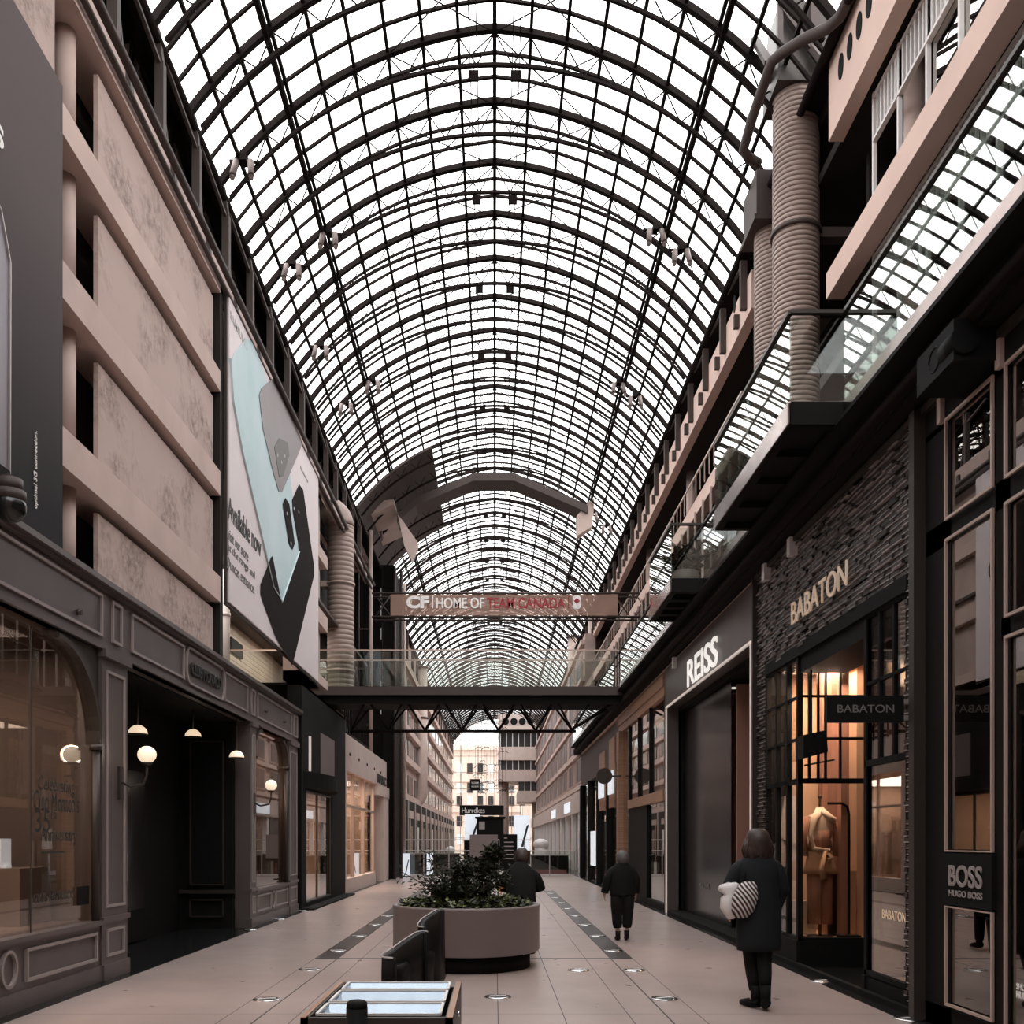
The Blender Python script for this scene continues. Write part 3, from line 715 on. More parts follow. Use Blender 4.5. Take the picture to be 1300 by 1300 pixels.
for a, e in zip(pts[:-1], pts[1:]): b.prism([(-4.28, a[1], 2.75), (a[0], a[1], 2.75), (e[0], e[1], 2.75), (-4.28, e[1], 2.75)], (0, 0, 0.35))
b.build('awning', 'black', bs)
b = MB(); room(b, -7.5, -4.6, 21.3, 25.0, 0.02, 3.0, '+x'); b.build('interior', 'tan_wall', bs)
b = MB()
for i in range(6): b.box(-7.3, -6.5, 21.5+0.55*i, 21.95+0.55*i, 0.1, 0.9+0.35*(i % 3)); b.box(-5.9, -5.7, 21.6+0.5*i, 21.8+0.5*i, 0.1, 1.6)
b.build('display_stock', 'shelf_mix', bs)
lamp_area('shop_light', (-6, 23.1, 2.9), 1.8, 75, (1, 0.85, 0.7))
mo = empty('shopfront', (XL, 32, 0), 'beige stone shopfront with wide glazing beyond the black shopfront', 'shopfront')
b = MB(); b.box(-4.30, -4.6, 27.2, 37.6, 3.6, 4.65); b.box(-4.30, -4.55, 27.2, 34.2, 0.0, 0.42); b.box(-4.22, -4.6, 35.9, 37.6, 0, 3.3); b.box(-4.2, -4.6, 34.2, 37.7, 3.2, 3.6); b.box(-4.3, -4.55, 27.2, 27.45, 0.4, 3.6)
b.build('stone_surround', 'stone_light', mo)
b = MB(); b.box(-4.42, -4.43, 27.4, 34.2, 0.42, 3.6); b.build('window_pane', 'shop_glass', mo)
b = MB()
for yy in (29.3, 31.6, 34.1): b.box(-4.36, -4.44, yy, yy+0.07, 0.42, 3.6)
b.box(-4.36, -4.44, 27.4, 34.2, 2.55, 2.62); b.build('mullion', 'bronze', mo)
text('IVANC', (-4.28, 34.5, 3.66), 2.6, 0.34, 'L', 'dark_letter', mo, 'lettering', 0.03, 0.02)
b = MB()
for i in range(5): b.cyl((-4.3, 28+1.9*i, 4.1), (-4.27, 28+1.9*i, 4.1), 0.05, 10)
b.build('stud', 'dark_letter', mo)
b = MB(); room(b, -7.6, -4.6, 27.3, 34.2, 0.02, 3.6, '+x'); b.build('interior', 'tan_wall', mo)
b = MB()
for i in range(14): b.box(-6.2-0.6*(i % 3), -5.4-0.6*(i % 3), 27.7+0.5*i, 28.05+0.5*i, 0.42, 1.0+0.42*(i % 4)); b.box(-7.5, -7.3, 27.6+0.5*i, 27.95+0.5*i, 1.2, 3.0)
b.build('display_stock', 'shelf_mix', mo)
lamp_area('shop_light', (-6, 31, 3.5), 2.4, 330, (1, 0.88, 0.76), sy=6)
# iron fence above the beige shop
r = empty('fence', (-4.4, 31, 4.65), 'dark metal fence on top of the beige stone shopfront', 'fence')
b = MB()
for i in range(14): b.box(-4.42, -4.46, 28.0+0.35*i, 28.05+0.35*i, 4.65, 6.0)
b.build('baluster', 'steel', r, kind='stuff')
b = MB(); b.box(-4.40, -4.48, 27.9, 32.9, 5.98, 6.05); b.box(-4.40, -4.48, 27.9, 32.9, 4.75, 4.8); b.build('rail', 'steel', r)

# ------------------------------------------------------------------ ducts
def ribbed(b, x, y, z0, z1, r, n=28, pitch=0.075, mi=0, amp=0.012):
    z = z0
    while z < z1-1e-6:
        e = min(z+pitch, z1); h = e-z
        b.loft([(x, y, z, r-amp, r-amp), (x, y, z+h*0.18, r-amp, r-amp), (x, y, z+h*0.20, r, r), (x, y, z+h*0.6, r+amp*0.5, r+amp*0.5), (x, y, z+h, r, r), (x, y, z+h, r-amp, r-amp)], n, mi, cap=False); z = e
def elbow_pts(c, d1, r, n=8, start='up'):
    pass
r = empty('air_duct', (-4.5, 27.3, 5.7), 'beige ribbed duct bending into the left wall just past the white banner', 'duct')
b = MB(); ribbed(b, -4.45, 27.3, 5.75, 10.6, 0.38, pitch=0.14, amp=0.003); 
pts = [(-4.45-0.5*(1-math.cos(PI/2*i/8)), 27.3, 10.6+0.5*math.sin(PI/2*i/8)) for i in range(9)]+[(-5.4, 27.3, 11.1)]
b.tube(pts, 0.39, 28); b.build('pipe', 'duct', r)
for z in (6.4, 8.9):
    b = MB(); b.cyl((-4.45, 27.3, z), (-4.45, 27.3, z+0.06), 0.42, 28); b.box(-4.5, -5.1, 27.1, 27.5, z-0.06, z+0.1); b.build('clamp', 'beige_metal', r)
r = empty('air_duct', (4.6, 14.5, 5.6), 'tall ribbed brown duct rising to the vault beside the right balcony, nearer one', 'duct')
b = MB(); ribbed(b, 4.62, 14.5, 5.6, 12.9, 0.345, 32, 0.075); b.build('pipe', 'duct', r)
b = MB(); b.prism([(4.22, 14.1, 12.9), (5.1, 14.1, 12.9), (5.1, 14.1, 13.9), (4.30, 14.1, 14.2)], (0, 0.8, 0)); b.build('cowl', 'bronze_dark', r)
for z in (8.0, 10.8):
    b = MB(); b.cyl((4.62, 14.5, z), (4.62, 14.5, z+0.06), 0.38, 32); b.box(4.7, 5.5, 14.4, 14.6, z-0.05, z+0.1); b.build('clamp', 'steel_brown', r)
r = empty('air_duct', (4.75, 16.1, 5.6), 'ribbed brown duct half hidden behind the nearer duct on the right', 'duct')
b = MB(); ribbed(b, 4.76, 16.1, 5.6, 11.9, 0.33, 28, 0.075); b.build('pipe', 'duct', r)
b = MB(); b.box(4.35, 5.2, 15.7, 16.5, 11.9, 12.7); b.box(4.3, 5.2, 15.65, 16.55, 11.85, 11.93); b.build('cowl', 'steel_brown', r)
def far_duct(x, y, z0, z1, r0, dx, label):
    r = empty('air_duct', (x, y, z0), label, 'duct')
    b = MB(); pts = [(x+dx*(1.1), y, z0), (x+dx*0.55, y, z0)]
    pts += [(x+dx*0.55*(1-math.sin(PI/2*i/6)), y, z0+0.55*(1-math.cos(PI/2*i/6))) for i in range(1, 7)]+[(x, y, z1)]
    b.tube(pts, r0, 20); b.build('pipe', 'beige_metal', r)
    b = MB(); b.cyl((x, y, 9.0), (x, y, 9.1), r0+0.04, 20); b.cyl((x, y, z1-0.1), (x, y, z1), r0+0.08, 20); b.build('clamp', 'steel_brown', r)
far_duct(4.55, 54, 3.9, 13.2, 0.38, 1, 'far beige duct with bent foot, in front of the right facade with windows')
far_duct(4.9, 46, 5.0, 12.8, 0.36, 1, 'slim beige duct right of the bent-foot duct at the right')
far_duct(-4.55, 58, 3.9, 12.2, 0.42, -1, 'far beige duct with bent foot by the left wall, seen under the footbridge')

# vault opening frame near the ducts (dark bent tube)
r = empty('roof_bracing', (4.4, 12, 12), 'dark bent steel tube framing the roof opening above the ribbed ducts', 'bracing')
b = MB()
def W(px, py, Y): return ((px-628)/1200*Y, Y, 1.55+(1067-py)*Y/1200)
pts = [W(1085, -15, 12.2), W(1074, 5, 12.3), W(1066, 22, 12.5), W(1050, 36, 12.7), W(1020, 50, 13.0), W(992, 68, 13.3), W(980, 78, 13.4), W(975, 92, 13.5), W(968, 112, 13.7), W(955, 150, 14.0), W(948, 175, 14.2), W(944, 190, 14.3), W(950, 200, 14.4), W(962, 207, 14.6)]
b.tube(pts, 0.075, 10); b.build('tube', 'steel_brown', r)
b = MB(); b.bar(W(990, 5, 14), W(990, 70, 14), 0.08); b.bar(W(990, 5, 14), W(1055, 95, 14), 0.10); b.bar(W(1030, 60, 14), W(1058, 95, 13.5), 0.08); b.bar(W(1035, -5, 14), W(1035, 40, 14), 0.14, 0.06)
b.bar(W(958, 50, 14.5), W(976, 80, 13.6), 0.12, 0.06); b.build('strut', 'steel_brown', r)

# ------------------------------------------------------------------ upper right building
wr = empty('wall_right', (XR, 0, 0), kind='structure')
mat('beam_light', (0.80, 0.62, 0.54), 0.8, spec=0.2)
def seg_box(name, m, boxes, parent=wr, **k):
    b = MB()
    for t in boxes: b.box(*t)
    return b.build(name, m, parent, **k)
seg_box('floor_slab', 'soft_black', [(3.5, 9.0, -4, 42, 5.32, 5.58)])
seg_box('edge_beam', 'steel', [(3.52, 3.66, -4, 41, 5.30, 5.42), (3.60, 3.9, -4, 41, 5.42, 5.58)])
b = MB(); b.tube([(3.50, -4, 5.40), (3.50, 41, 5.40)], 0.07, 10); b.build('pipe', 'steel', wr)
seg_box('soffit_band', 'beam_light', [(3.74, 3.95, -4, 41, 5.285, 5.56)])
mat('beam_warm', (0.74, 0.55, 0.47), 0.75, noise=0.08, nscale=1.2, spec=0.2)
seg_box('level_beam', 'beam_warm', [(4.7, 4.95, -4, 13.4, 9.22, 9.58), (4.7, 4.95, 17.6, 60, 9.16, 9.52)])
seg_box('level_slab', 'steel_brown', [(4.95, 9, -4, 13.4, 9.30, 9.5), (4.95, 9, 17.6, 60, 9.3, 9.5), (5.6, 9, 13.4, 17.6, 9.3, 9.5)])
seg_box('roof_beam', 'beam_warm', [(4.7, 4.9, -4, 13.3, 11.38, 12.48), (4.7, 4.9, 17.3, 103, 11.30, 12.0)])
seg_box('roof_slab', 'dark_wall', [(4.9, 9, -4, 104, 11.45, 11.6), (4.9, 9, YA, 104, 12.3, 12.6)])
seg_box('back_wall', 'dark_wall', [(7.6, 7.8, -4, 60, 5.5, 12.4), (5.35, 7.6, 13.5, 13.6, 5.5, 11.4), (5.35, 7.6, 17.4, 17.5, 5.5, 11.4), (9.0, 9.1, -4, 104, 0, 12.4)])
for k, yy in enumerate((5.15, 11.9, 18.7, 25.45, 32.2, 38.9)):
    b = MB(); b.cyl((5.3, yy, 5.58), (5.3, yy, 9.3), 0.14, 20); b.cyl((5.3, yy, 9.5), (5.3, yy, 11.45), 0.14, 20); b.build('column', 'beam', wr)
# oval openings in roof beam
b = MB()
for yy in (10.9, 11.22, 11.54, 11.86, 12.18, 12.5, 12.82, 17.9, 18.5):
    b.loft([(0, 0, 0, 0.09, 0.17), (0, 0, 0.012, 0.09, 0.17)], 18)
    k = len(b.v)-36
    for i in range(k, len(b.v)):
        v = b.v[i]; b.v[i] = (4.70-v[2], yy+v[0], 12.05+v[1])
b.build('oval_opening', 'black', wr)
# clerestory posts and glass right
k = 1
b = MB(); b.box(4.86, 4.88, 17.3, 103, 12.0, 12.5); b.build('clerestory_glass', 'dark_mirror', wr)
while YR0+BAY*k < 80:
    yy = YR0+BAY*k; b = MB(); b.box(4.58, 4.70, yy-0.05, yy+0.05, 11.45, 12.35); b.bar((4.64, yy, 12.3), (4.66, yy+BAY, 12.55), 0.05); b.box(4.60, 4.70, yy+0.5, yy+0.6, 11.4, 11.65)
    b.build('clerestory_post', 'steel_brown', wr); k += 1
# white screen of posts with barred transoms (near part)
def screen_run(z0, z1, y0, n, label, glassy):
    r = empty('window_screen', (4.9, y0, z0), label, 'window screen')
    for i in range(n+1):
        b = MB(); b.box(4.98, 5.03, y0+0.77*i, y0+0.77*i+0.045, z0, z1); b.build('post', 'white_paint', r)
    b = MB(); b.box(4.97, 5.03, y0, y0+0.77*n, z1-0.09, z1-0.05); b.box(4.97, 5.03, y0, y0+0.77*n, z1-0.66, z1-0.62)
    b.build('transom', 'white_paint', r)
    b = MB(); m = int(n*0.77/0.11)
    for j in range(m): b.box(4.99, 5.02, y0+0.11*j, y0+0.11*j+0.035, z1-0.62, z1-0.09)
    b.build('bar_infill', 'white_paint', r, kind='stuff')
    if glassy:
        b = MB(); b.box(5.035, 5.045, y0, y0+glassy, z0+0.3, z1-0.1); b.build('pane', 'dark_mirror', r)
screen_run(5.58, 9.28, 5.5, 9, 'white posts and barred transom screen on the lower right gallery', 0)
screen_run(9.58, 11.40, 5.5, 9, 'white posts and barred transom screen on the upper right gallery', 5.35)
# level 3 picket railing far part
r = empty('railing', (4.66, 30, 9.5), 'thin picket railing along the far upper right gallery', 'railing')
b = MB(); b.box(4.64, 4.67, 17.8, 45, 9.98, 10.02); b.build('rail', 'bronze', r)
b = MB()
for i in range(60): b.box(4.645, 4.665, 17.8+0.45*i, 17.82+0.45*i, 9.5, 9.98)
b.build('picket', 'bronze', r, kind='stuff')
r = empty('railing', (3.8, 30, 5.6), 'dark handrail with uprights behind the glass on the far right gallery', 'railing')
b = MB(); b.box(4.64, 4.70, 18, 40, 8.55, 8.62); b.box(4.64, 4.70, 18, 40, 8.2, 8.24)
b.build('rail', 'steel', r)
b = MB()
for i in range(28): b.box(4.65, 4.69, 18+0.8*i, 18.05+0.8*i, 5.6, 9.2)
b.build('upright', 'beige_metal', r, kind='stuff')

# glass balustrades
def balustrade(run, label, posts=True, fascia=True, h0=5.80, h1=6.62, zr=6.68):
    r = empty('glass_balustrade', (run[0][0], run[0][1], 5.6), label, 'balustrade', 'mirror-like glass balustrades of the right gallery')
    for (a, b_) in zip(run[:-1], run[1:]):
        A, B = Vector((a[0], a[1], 0)), Vector((b_[0], b_[1], 0)); L = (B-A).length; d = (B-A)/L
        n = max(1, round(L/1.55))
        for i in range(n):
            p = A+d*(L*i/n+0.01); q = A+d*(L*(i+1)/n-0.01)
            g = MB(); g.bar((p.x, p.y, (h0+h1)/2), (q.x, q.y, (h0+h1)/2), 0.012, h1-h0); g.build('glass_panel', 'clear_glass' if abs(d.x) > 0.5 else 'balustrade_glass', r)
        t = MB(); t.bar((a[0], a[1], zr), (b_[0], b_[1], zr), 0.05, 0.035); t.build('handrail', 'bronze_dark', r)
        if fascia:
            f = MB(); f.bar((a[0], a[1], 5.70), (b_[0], b_[1], 5.70), 0.05, 0.21); f.build('fascia', 'mirror_steel', r)
    return r
balustrade([(3.4, -2), (3.4, 9.18)], 'nearest long glass balustrade of the right gallery, before the first projecting bay')
balustrade([(3.4, 12.3), (3.4, 15.34)], 'glass balustrade of the right gallery between the two projecting bays')
balustrade([(3.4, 17.45), (3.4, 25.5)], 'glass balustrade of the right gallery from the far bay to the footbridge')
balustrade([(3.4, 27.0), (3.4, 41)], 'farthest glass balustrade of the right gallery beyond the footbridge')
def bay(y0, y1, label):
    r = balustrade([(3.4, y0), (2.87, y0), (2.87, y1), (3.4, y1)], label)
    b = MB(); b.box(2.87, 3.45, y0, y1, 5.66, 5.72); b.box(2.87, 2.95, y0, y1, 5.58, 5.66)
    for i in range(5): b.box(2.95, 3.45, y0+(y1-y0-0.1)*i/4, y0+0.1+(y1-y0-0.1)*i/4, 5.58, 5.66)
    b.box(2.87, 3.45, y0-0.03, y0+0.02, 5.58, 5.80); b.build('deck', 'soft_black', r)
bay(9.18, 12.3, 'glass-railed balcony bay projecting beside the ribbed ducts, the nearer of two')
bay(15.34, 17.45, 'glass-railed balcony bay holding the potted plant, the farther of two')
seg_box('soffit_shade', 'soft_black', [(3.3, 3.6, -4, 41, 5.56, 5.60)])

# leaf helper
def leaves(mb, centers, L, Wd, up=0.4, mi=0):
    for c in centers:
        a = random.uniform(0, 2*PI); t = random.uniform(-0.5, 0.9)*up+0.1
        d = Vector((math.cos(a)*math.cos(t), math.sin(a)*math.cos(t), math.sin(t)))
        s = Vector((-math.sin(a), math.cos(a), random.uniform(-0.3, 0.3))).normalized(); l = L*random.uniform(0.6, 1.2); w = Wd*random.uniform(0.7, 1.2)
        n = d.cross(s)
        c = Vector(c); mb.add([c, c+d*l*0.5+s*w/2+n*w*0.15, c+d*l-n*l*0.15, c+d*l*0.5-s*w/2+n*w*0.15], [(0,1,2), (0,2,3)], mi)
# potted plant on the far bay
r = empty('potted_plant', (3.15, 15.75, 5.66), 'potted leafy plant in a pale ribbed pot on the farther balcony bay', 'plant')
b = MB(); b.loft([(3.15, 15.75, 5.66, 0.16, 0.16), (3.15, 15.75, 6.0, 0.26, 0.26), (3.15, 15.75, 6.02, 0.22, 0.22)], 24); b.build('pot', 'taupe_line', r)
b = MB(); cs = []
for i in range(420):
    a = random.uniform(0, 2*PI); q = random.random()**0.5*0.26; cs.append((3.15+q*math.cos(a), 15.75+q*math.sin(a), 6.02+random.random()*0.45*(1.1-q*2.2)))
leaves(b, cs, 0.20, 0.06, 1.0); b.build('foliage', 'leaf_dark', r, kind='stuff')

# speaker/spot housing under the gallery near
r = empty('spotlight_housing', (3.5, 7.3, 5.1), 'black boxy spotlight housing under the near edge of the right gallery', 'spotlight')
b = MB(); b.box(3.35, 3.9, 6.9, 7.5, 5.06, 5.36); b.build('body', 'black', r)
b = MB(); b.cyl((3.42, 6.88, 5.2), (3.42, 7.1, 5.2), 0.10, 18); b.tube([(3.35+0.0, 7.2+0.09*math.cos(t*PI/8), 5.21+0.09*math.sin(t*PI/8)) for t in range(17)], 0.008, 6); b.build('lamp_head', 'black', r)
for i, yy in enumerate((11.6, 12.7, 19.2)):
    b = MB(); b.box(3.62, 3.74, yy, yy+0.12, 5.06, 5.28); b.build('wall_light_box', 'white_paint', label=['small pale box light above the brick wall, nearest of three', 'small pale box light above the brick wall by its far end', 'small pale box light above the white-outlined portal'][i], cat='light', group='small box lights under the gallery')

# ------------------------------------------------------------------ BOSS-type shop (nearest right)
bo = empty('shopfront', (XR, 6, 0), 'black shopfront with bronze-edged window grid nearest on the right', 'shopfront')
b = MB()
for y0, y1 in ((7.66, 8.18), (6.78, 6.98), (5.68, 5.87), (-2.0, 0.6)): b.box(3.70, 4.0, y0, y1, 0, 5.0)
b.box(3.70, 4.0, -2, 8.18, 0, 0.18); b.box(3.70, 4.0, -2, 8.18, 4.95, 5.25)
b.box(3.70, 4.0, 0.6, 8.1, 3.97, 4.18); b.box(3.70, 4.0, 5.8, 6.9, 3.0, 3.17)
b.build('cladding', 'soft_black', bo)
b = MB(); b.box(3.66, 3.74, -2, 8.2, 5.2, 5.27); b.box(3.60, 3.7, 8.12, 8.22, 0, 5.25); b.build('cornice', 'bronze_dark', bo)
for yb_ in (7.77, 6.86):
    b = MB(); b.box(3.66, 3.70, yb_, yb_+0.06, 4.99, 5.2); b.build('bracket', 'beige_metal', bo)
def bwin(y0, y1, z0, z1, glassm='dark_mirror', back=None):
    b = MB(); frame(b, 3.66, 1, y0, y1, z0, z1, 0.022, 0.02); f = b.build('window_frame', 'bronze', bo)
    b = MB(); b.box(3.70, 3.71, y0+0.05, y1-0.05, z0+0.03, z1-0.03); b.build('pane', glassm, f)
glass('boss_glass', (0.45, 0.42, 0.40), 2.0, gl=(0.8, 0.78, 0.76), base=0.08)
bwin(6.96, 7.70, 4.15, 4.98, 'boss_glass'); bwin(6.96, 7.70, 1.45, 4.00, 'boss_glass'); bwin(6.96, 7.70, 0.21, 1.03, 'boss_glass')
bwin(5.85, 6.80, 4.15, 4.98, 'boss_glass'); bwin(5.85, 6.80, 3.15, 3.98, 'boss_glass'); bwin(5.85, 6.80, 0.15, 3.02, 'boss_glass')
bwin(4.6, 5.7, 4.15, 4.98, 'boss_glass'); bwin(4.6, 5.7, 0.15, 3.98, 'boss_glass')
b = MB(); b.box(3.66, 3.72, 6.96, 7.70, 1.02, 1.46); sp = b.build('sign_panel', 'black', bo)
text('BOSS', (3.655, 7.60, 1.185), 0.52, 0.17, 'R', 'grey_letter', sp, 'lettering', 0.008, 0.018)
text('HUGO BOSS', (3.655, 7.60, 1.105), 0.52, 0.05, 'R', 'grey_letter', sp, 'lettering', 0.006, 0.01)
text('SHOP', (3.69, 6.68, 0.50), 0.14, 0.045, 'R', 'white_letter', bo, 'lettering', 0.005); text('HUGO', (3.69, 6.68, 0.44), 0.17, 0.05, 'R', 'white_letter', bo, 'lettering', 0.005, 0.03)
b = MB(); room(b, 4.0, 6.5, 0.5, 8.0, 0.18, 5.0, '-x'); b.box(4.0, 4.02, 7.3, 7.6, 0.2, 3.6); b.build('interior', 'soft_black', bo)
b = MB(); b.box(4.6, 4.65, 7.0, 7.95, 1.4, 3.2); b.build('backdrop', 'tan_wall', bo)
lamp_area('shop_light', (4.35, 7.45, 1.42), 0.25, 16, (1, 0.55, 0.22), rot=(PI, 0, 0), sy=0.8)

# ------------------------------------------------------------------ brick shop with bay window
ba = empty('shopfront', (XR, 10.8, 0), 'dark raised-brick shopfront with gold letters and lit corner display window', 'shopfront')
b = MB(); b.box(3.78, 4.0, 8.22, 13.38, 3.92, 5.27); b.box(3.78, 4.0, 8.22, 8.52, 0, 3.92); b.box(3.78, 4.0, 12.95, 13.38, 0, 3.92)
b.build('wall_backing', 'black', ba)
# bricks, one mesh with stepped depths; pale strips paint light on their edges
b = MB(); rows = 0; z = 0.05
while z < 5.22:
    off = 0.11 if rows % 2 else 0
    if z > 3.90: spans = ((8.24, 13.34),)
    else: spans = ((8.24, 8.52), (12.98, 13.34))
    for (s0, s1) in spans:
        y = s0-off
        while y < s1:
            a, e = max(y, s0), min(y+0.205, s1)
            if e-a > 0.03:
                d = random.choice((0, 0.006, 0.012, 0.03))
                mi = 0
                b.box(3.72-d, 3.8, a, e, z, z+0.038, mi)
                if random.random() < 0.9: b.box(3.716-d, 3.74, a, e, z-0.003, z+0.005, 1)
            y += 0.22
    z += 0.055; rows += 1
b.build('brick_facing', ['brick', 'brick_edge_glint'], ba)
b = MB(); b.box(3.64, 3.72, 8.2, 8.24, 0, 5.27); b.box(3.64, 3.72, 13.34, 13.40, 0, 5.27); b.box(3.66, 3.8, 8.2, 13.4, 5.22, 5.28); b.build('edge_trim', 'bronze_dark', ba)
text('BABATON', (3.665, 11.65, 4.20), 1.84, 0.27, 'R', 'gold_letter', ba, 'lettering', 0.015, 0.0)
# lintel
b = MB(); b.box(3.70, 4.0, 8.5, 12.95, 3.80, 3.95); b.box(3.74, 4.3, 9.55, 11.55, 3.6, 3.85); b.build('lintel', 'black', ba)
# far side panel in wall plane (Y 11.62..12.95), return face at Y=11.6
def grid_x(bb, x, ys, zs, y0, y1, z0, z1, w=0.04):
    for y in ys: bb.box(x, x+0.06, y-w/2, y+w/2, z0, z1)
    for z in zs: bb.box(x, x+0.06, y0, y1, z-w/2, z+w/2)
b = MB(); grid_x(b, 3.72, (11.62, 12.05, 12.5, 12.93), (0.33, 2.28, 3.8), 11.6, 12.95, 0.3, 3.82, 0.06)
b.box(3.72, 3.78, 12.1, 12.16, 0.3, 2.3) if False else None
for z in (2.80, 3.32): b.box(3.73, 3.77, 11.6, 12.95, z-0.015, z+0.015)
for x in (3.74, 4.72): b.box(x-0.03, x+0.03, 11.57, 11.63, 0.3, 3.82)
for z in (0.33, 2.28, 3.8): b.box(3.72, 4.75, 11.57, 11.63, z-0.03, z+0.03)
for x in (3.86, 3.97, 4.06, 4.24): b.box(x-0.012, x+0.012, 11.58, 11.62, 2.28, 3.8)
for z in (2.80, 3.32): b.box(3.72, 4.75, 11.585, 11.615, z-0.015, z+0.015)
b.build('window_grid', 'black', ba)
b = MB(); b.box(3.75, 3.757, 11.6, 12.95, 0.33, 3.8); b.box(3.74, 4.72, 11.598, 11.604, 0.33, 3.8); b.build('window_pane', 'shop_glass', ba)
b = MB(); b.box(3.70, 4.0, 11.58, 12.98, 0.0, 0.32); b.box(3.72, 4.78, 11.56, 11.7, 0, 0.32); b.box(3.66, 3.72, 8.2, 13.0, 0, 0.06); b.build('plinth', 'black', ba)
# near window in wall plane Y 8.5..9.5
b = MB(); grid_x(b, 3.72, (8.53, 9.50), (0.22, 2.32, 3.8), 8.5, 9.52, 0.2, 3.82, 0.06); grid_x(b, 3.73, (8.85, 9.18), (), 8.5, 9.5, 2.32, 3.8, 0.04)
b.box(3.73, 3.77, 8.5, 9.5, 3.1, 3.13); b.box(3.72, 3.78, 9.0, 9.5, 2.62, 2.68) if False else None
b.box(3.70, 4.72, 9.46, 9.54, 0, 0.2); b.box(3.72, 3.80, 8.5, 9.5, 0, 0.2); b.box(3.74, 3.80, 9.47, 9.53, 0, 3.8)
b.build('window_grid', 'black', ba)
b = MB(); b.box(3.75, 3.757, 8.55, 9.5, 0.22, 3.8); b.box(3.76, 4.7, 9.50, 9.507, 0.22, 3.8); wp = b.build('window_pane', 'shop_glass', ba)
text('BABATON', (3.742, 9.12, 0.80), 0.52, 0.09, 'R', 'gold_letter', wp, 'lettering', 0.004)
# interior shell
b = MB(); b.box(3.8, 7.4, 8.4, 13.2, 3.86, 3.95); b.box(7.4, 7.5, 8.4, 13.3, 0, 3.9); b.box(3.8, 7.5, 13.2, 13.3, 0, 3.9); b.box(3.8, 7.5, 8.3, 8.4, 0, 3.9); b.box(4.75, 4.85, 12.4, 13.2, 0.3, 3.9)
b.build('interior', 'tan_wall', ba)
b = MB(); b.box(3.76, 4.9, 11.64, 13.2, 0.24, 0.30); b.box(3.76, 4.9, 8.42, 9.46, 0.12, 0.18); b.build('display_floor', 'tan_wall', ba)
b = MB(); b.box(4.72, 4.80, 9.54, 11.56, 0, 3.85); b.box(4.70, 4.72, 9.8, 10.5, 0.05, 2.4); b.build('entrance_screen', 'black_gloss', ba)
b = MB(); 
for i in range(3): b.box(4.4, 4.5, 12.0+0.35*i, 12.15+0.35*i, 0.3, 3.86)
b.build('interior_fin', 'rust_cloth', ba)
lamp_area('shop_light', (4.25, 12.4, 3.80), 0.8, 75, (1, 0.74, 0.54))
lamp_area('shop_light', (4.1, 11.75, 3.6), 0.5, 40, (1, 0.80, 0.62), rot=(-0.25, 0, 0))  # added lamp, angled at the mannequin to brighten it
lamp_area('shop_light', (5.6, 9.6, 3.80), 1.2, 12, (1, 0.8, 0.62))
# blade sign
r = empty('blade_sign', (3.3, 8.4, 2.6), 'black blade sign with dim letters on the brick pier above the near window', 'sign')
b = MB(); b.box(2.94, 3.62, 8.36, 8.44, 2.60, 2.83); b.build('panel', 'black', r)
text('BABATON', (3.03, 8.355, 2.68), 0.50, 0.07, 'F', 'dim_letter', r, 'lettering', 0.004)
b = MB(); b.box(3.62, 3.70, 8.37, 8.43, 2.62, 2.66); b.box(3.62, 3.70, 8.37, 8.43, 2.76, 2.80); b.build('arm', 'grey_letter', r)
r = empty('projector', (3.9, 11.3, 2.5), 'black boxy projector hanging before the lit corner window', 'projector')
b = MB(); b.prism([(3.66, 11.2, 2.52), (3.95, 11.2, 2.60), (3.93, 11.2, 2.86), (3.66, 11.2, 2.80)], (0, 0.3, 0)); b.build('body', 'black', r)
b = MB(); b.bar((3.72, 11.35, 2.45), (4.08, 11.35, 2.52), 0.02); b.bar((3.8, 11.35, 2.8), (3.8, 11.35, 3.8), 0.02); b.build('arm', 'black', r)
# mannequin
mx, my = 4.18, 12.15
r = empty('mannequin', (mx, my, 0.30), 'headless mannequin in cream wrap top, tan peplum and rust trousers', 'mannequin')
b = MB(); b.loft([(mx, my, 1.33, 0.155, 0.10), (mx, my, 1.48, 0.12, 0.09), (mx, my, 1.62, 0.155, 0.10), (mx, my, 1.76, 0.17, 0.10), (mx, my, 1.86, 0.17, 0.085), (mx, my, 1.91, 0.06, 0.055), (mx, my, 1.98, 0.045, 0.045)], 20); b.build('torso', 'linen', r)
b = MB()
for s in (-1, 1): b.tube([(mx+s*0.16, my, 1.85), (mx+s*0.21, my, 1.6), (mx+s*0.19, my-0.03, 1.35)], [0.05, 0.045, 0.035], 12)
b.loft([(mx, my, 1.42, 0.158, 0.108), (mx, my, 1.56, 0.135, 0.10), (mx+0.02, my, 1.68, 0.16, 0.108)], 20); b.build('jacket', 'rust_cloth', r)
b = MB(); b.loft([(mx, my, 1.12, 0.24, 0.16), (mx, my, 1.2, 0.20, 0.14), (mx, my, 1.35, 0.165, 0.115), (mx, my, 1.43, 0.14, 0.105)], 22); b.tube([(mx+0.02, my-0.13, 1.42), (mx-0.03, my-0.15, 1.2), (mx-0.0, my-0.16, 1.06)], [0.03, 0.035, 0.045], 8); b.tube([(mx+0.04, my-0.12, 1.40), (mx+0.11, my-0.14, 1.33), (mx+0.05, my-0.14, 1.30)], 0.03, 8); b.build('peplum', 'tan_cloth', r)
b = MB()
for s in (-1, 1): b.loft([(mx+s*0.075, my, 0.48, 0.085, 0.09), (mx+s*0.075, my, 0.8, 0.085, 0.09), (mx+s*0.07, my, 1.14, 0.095, 0.11)], 16)
b.build('trousers', 'rust_cloth', r)
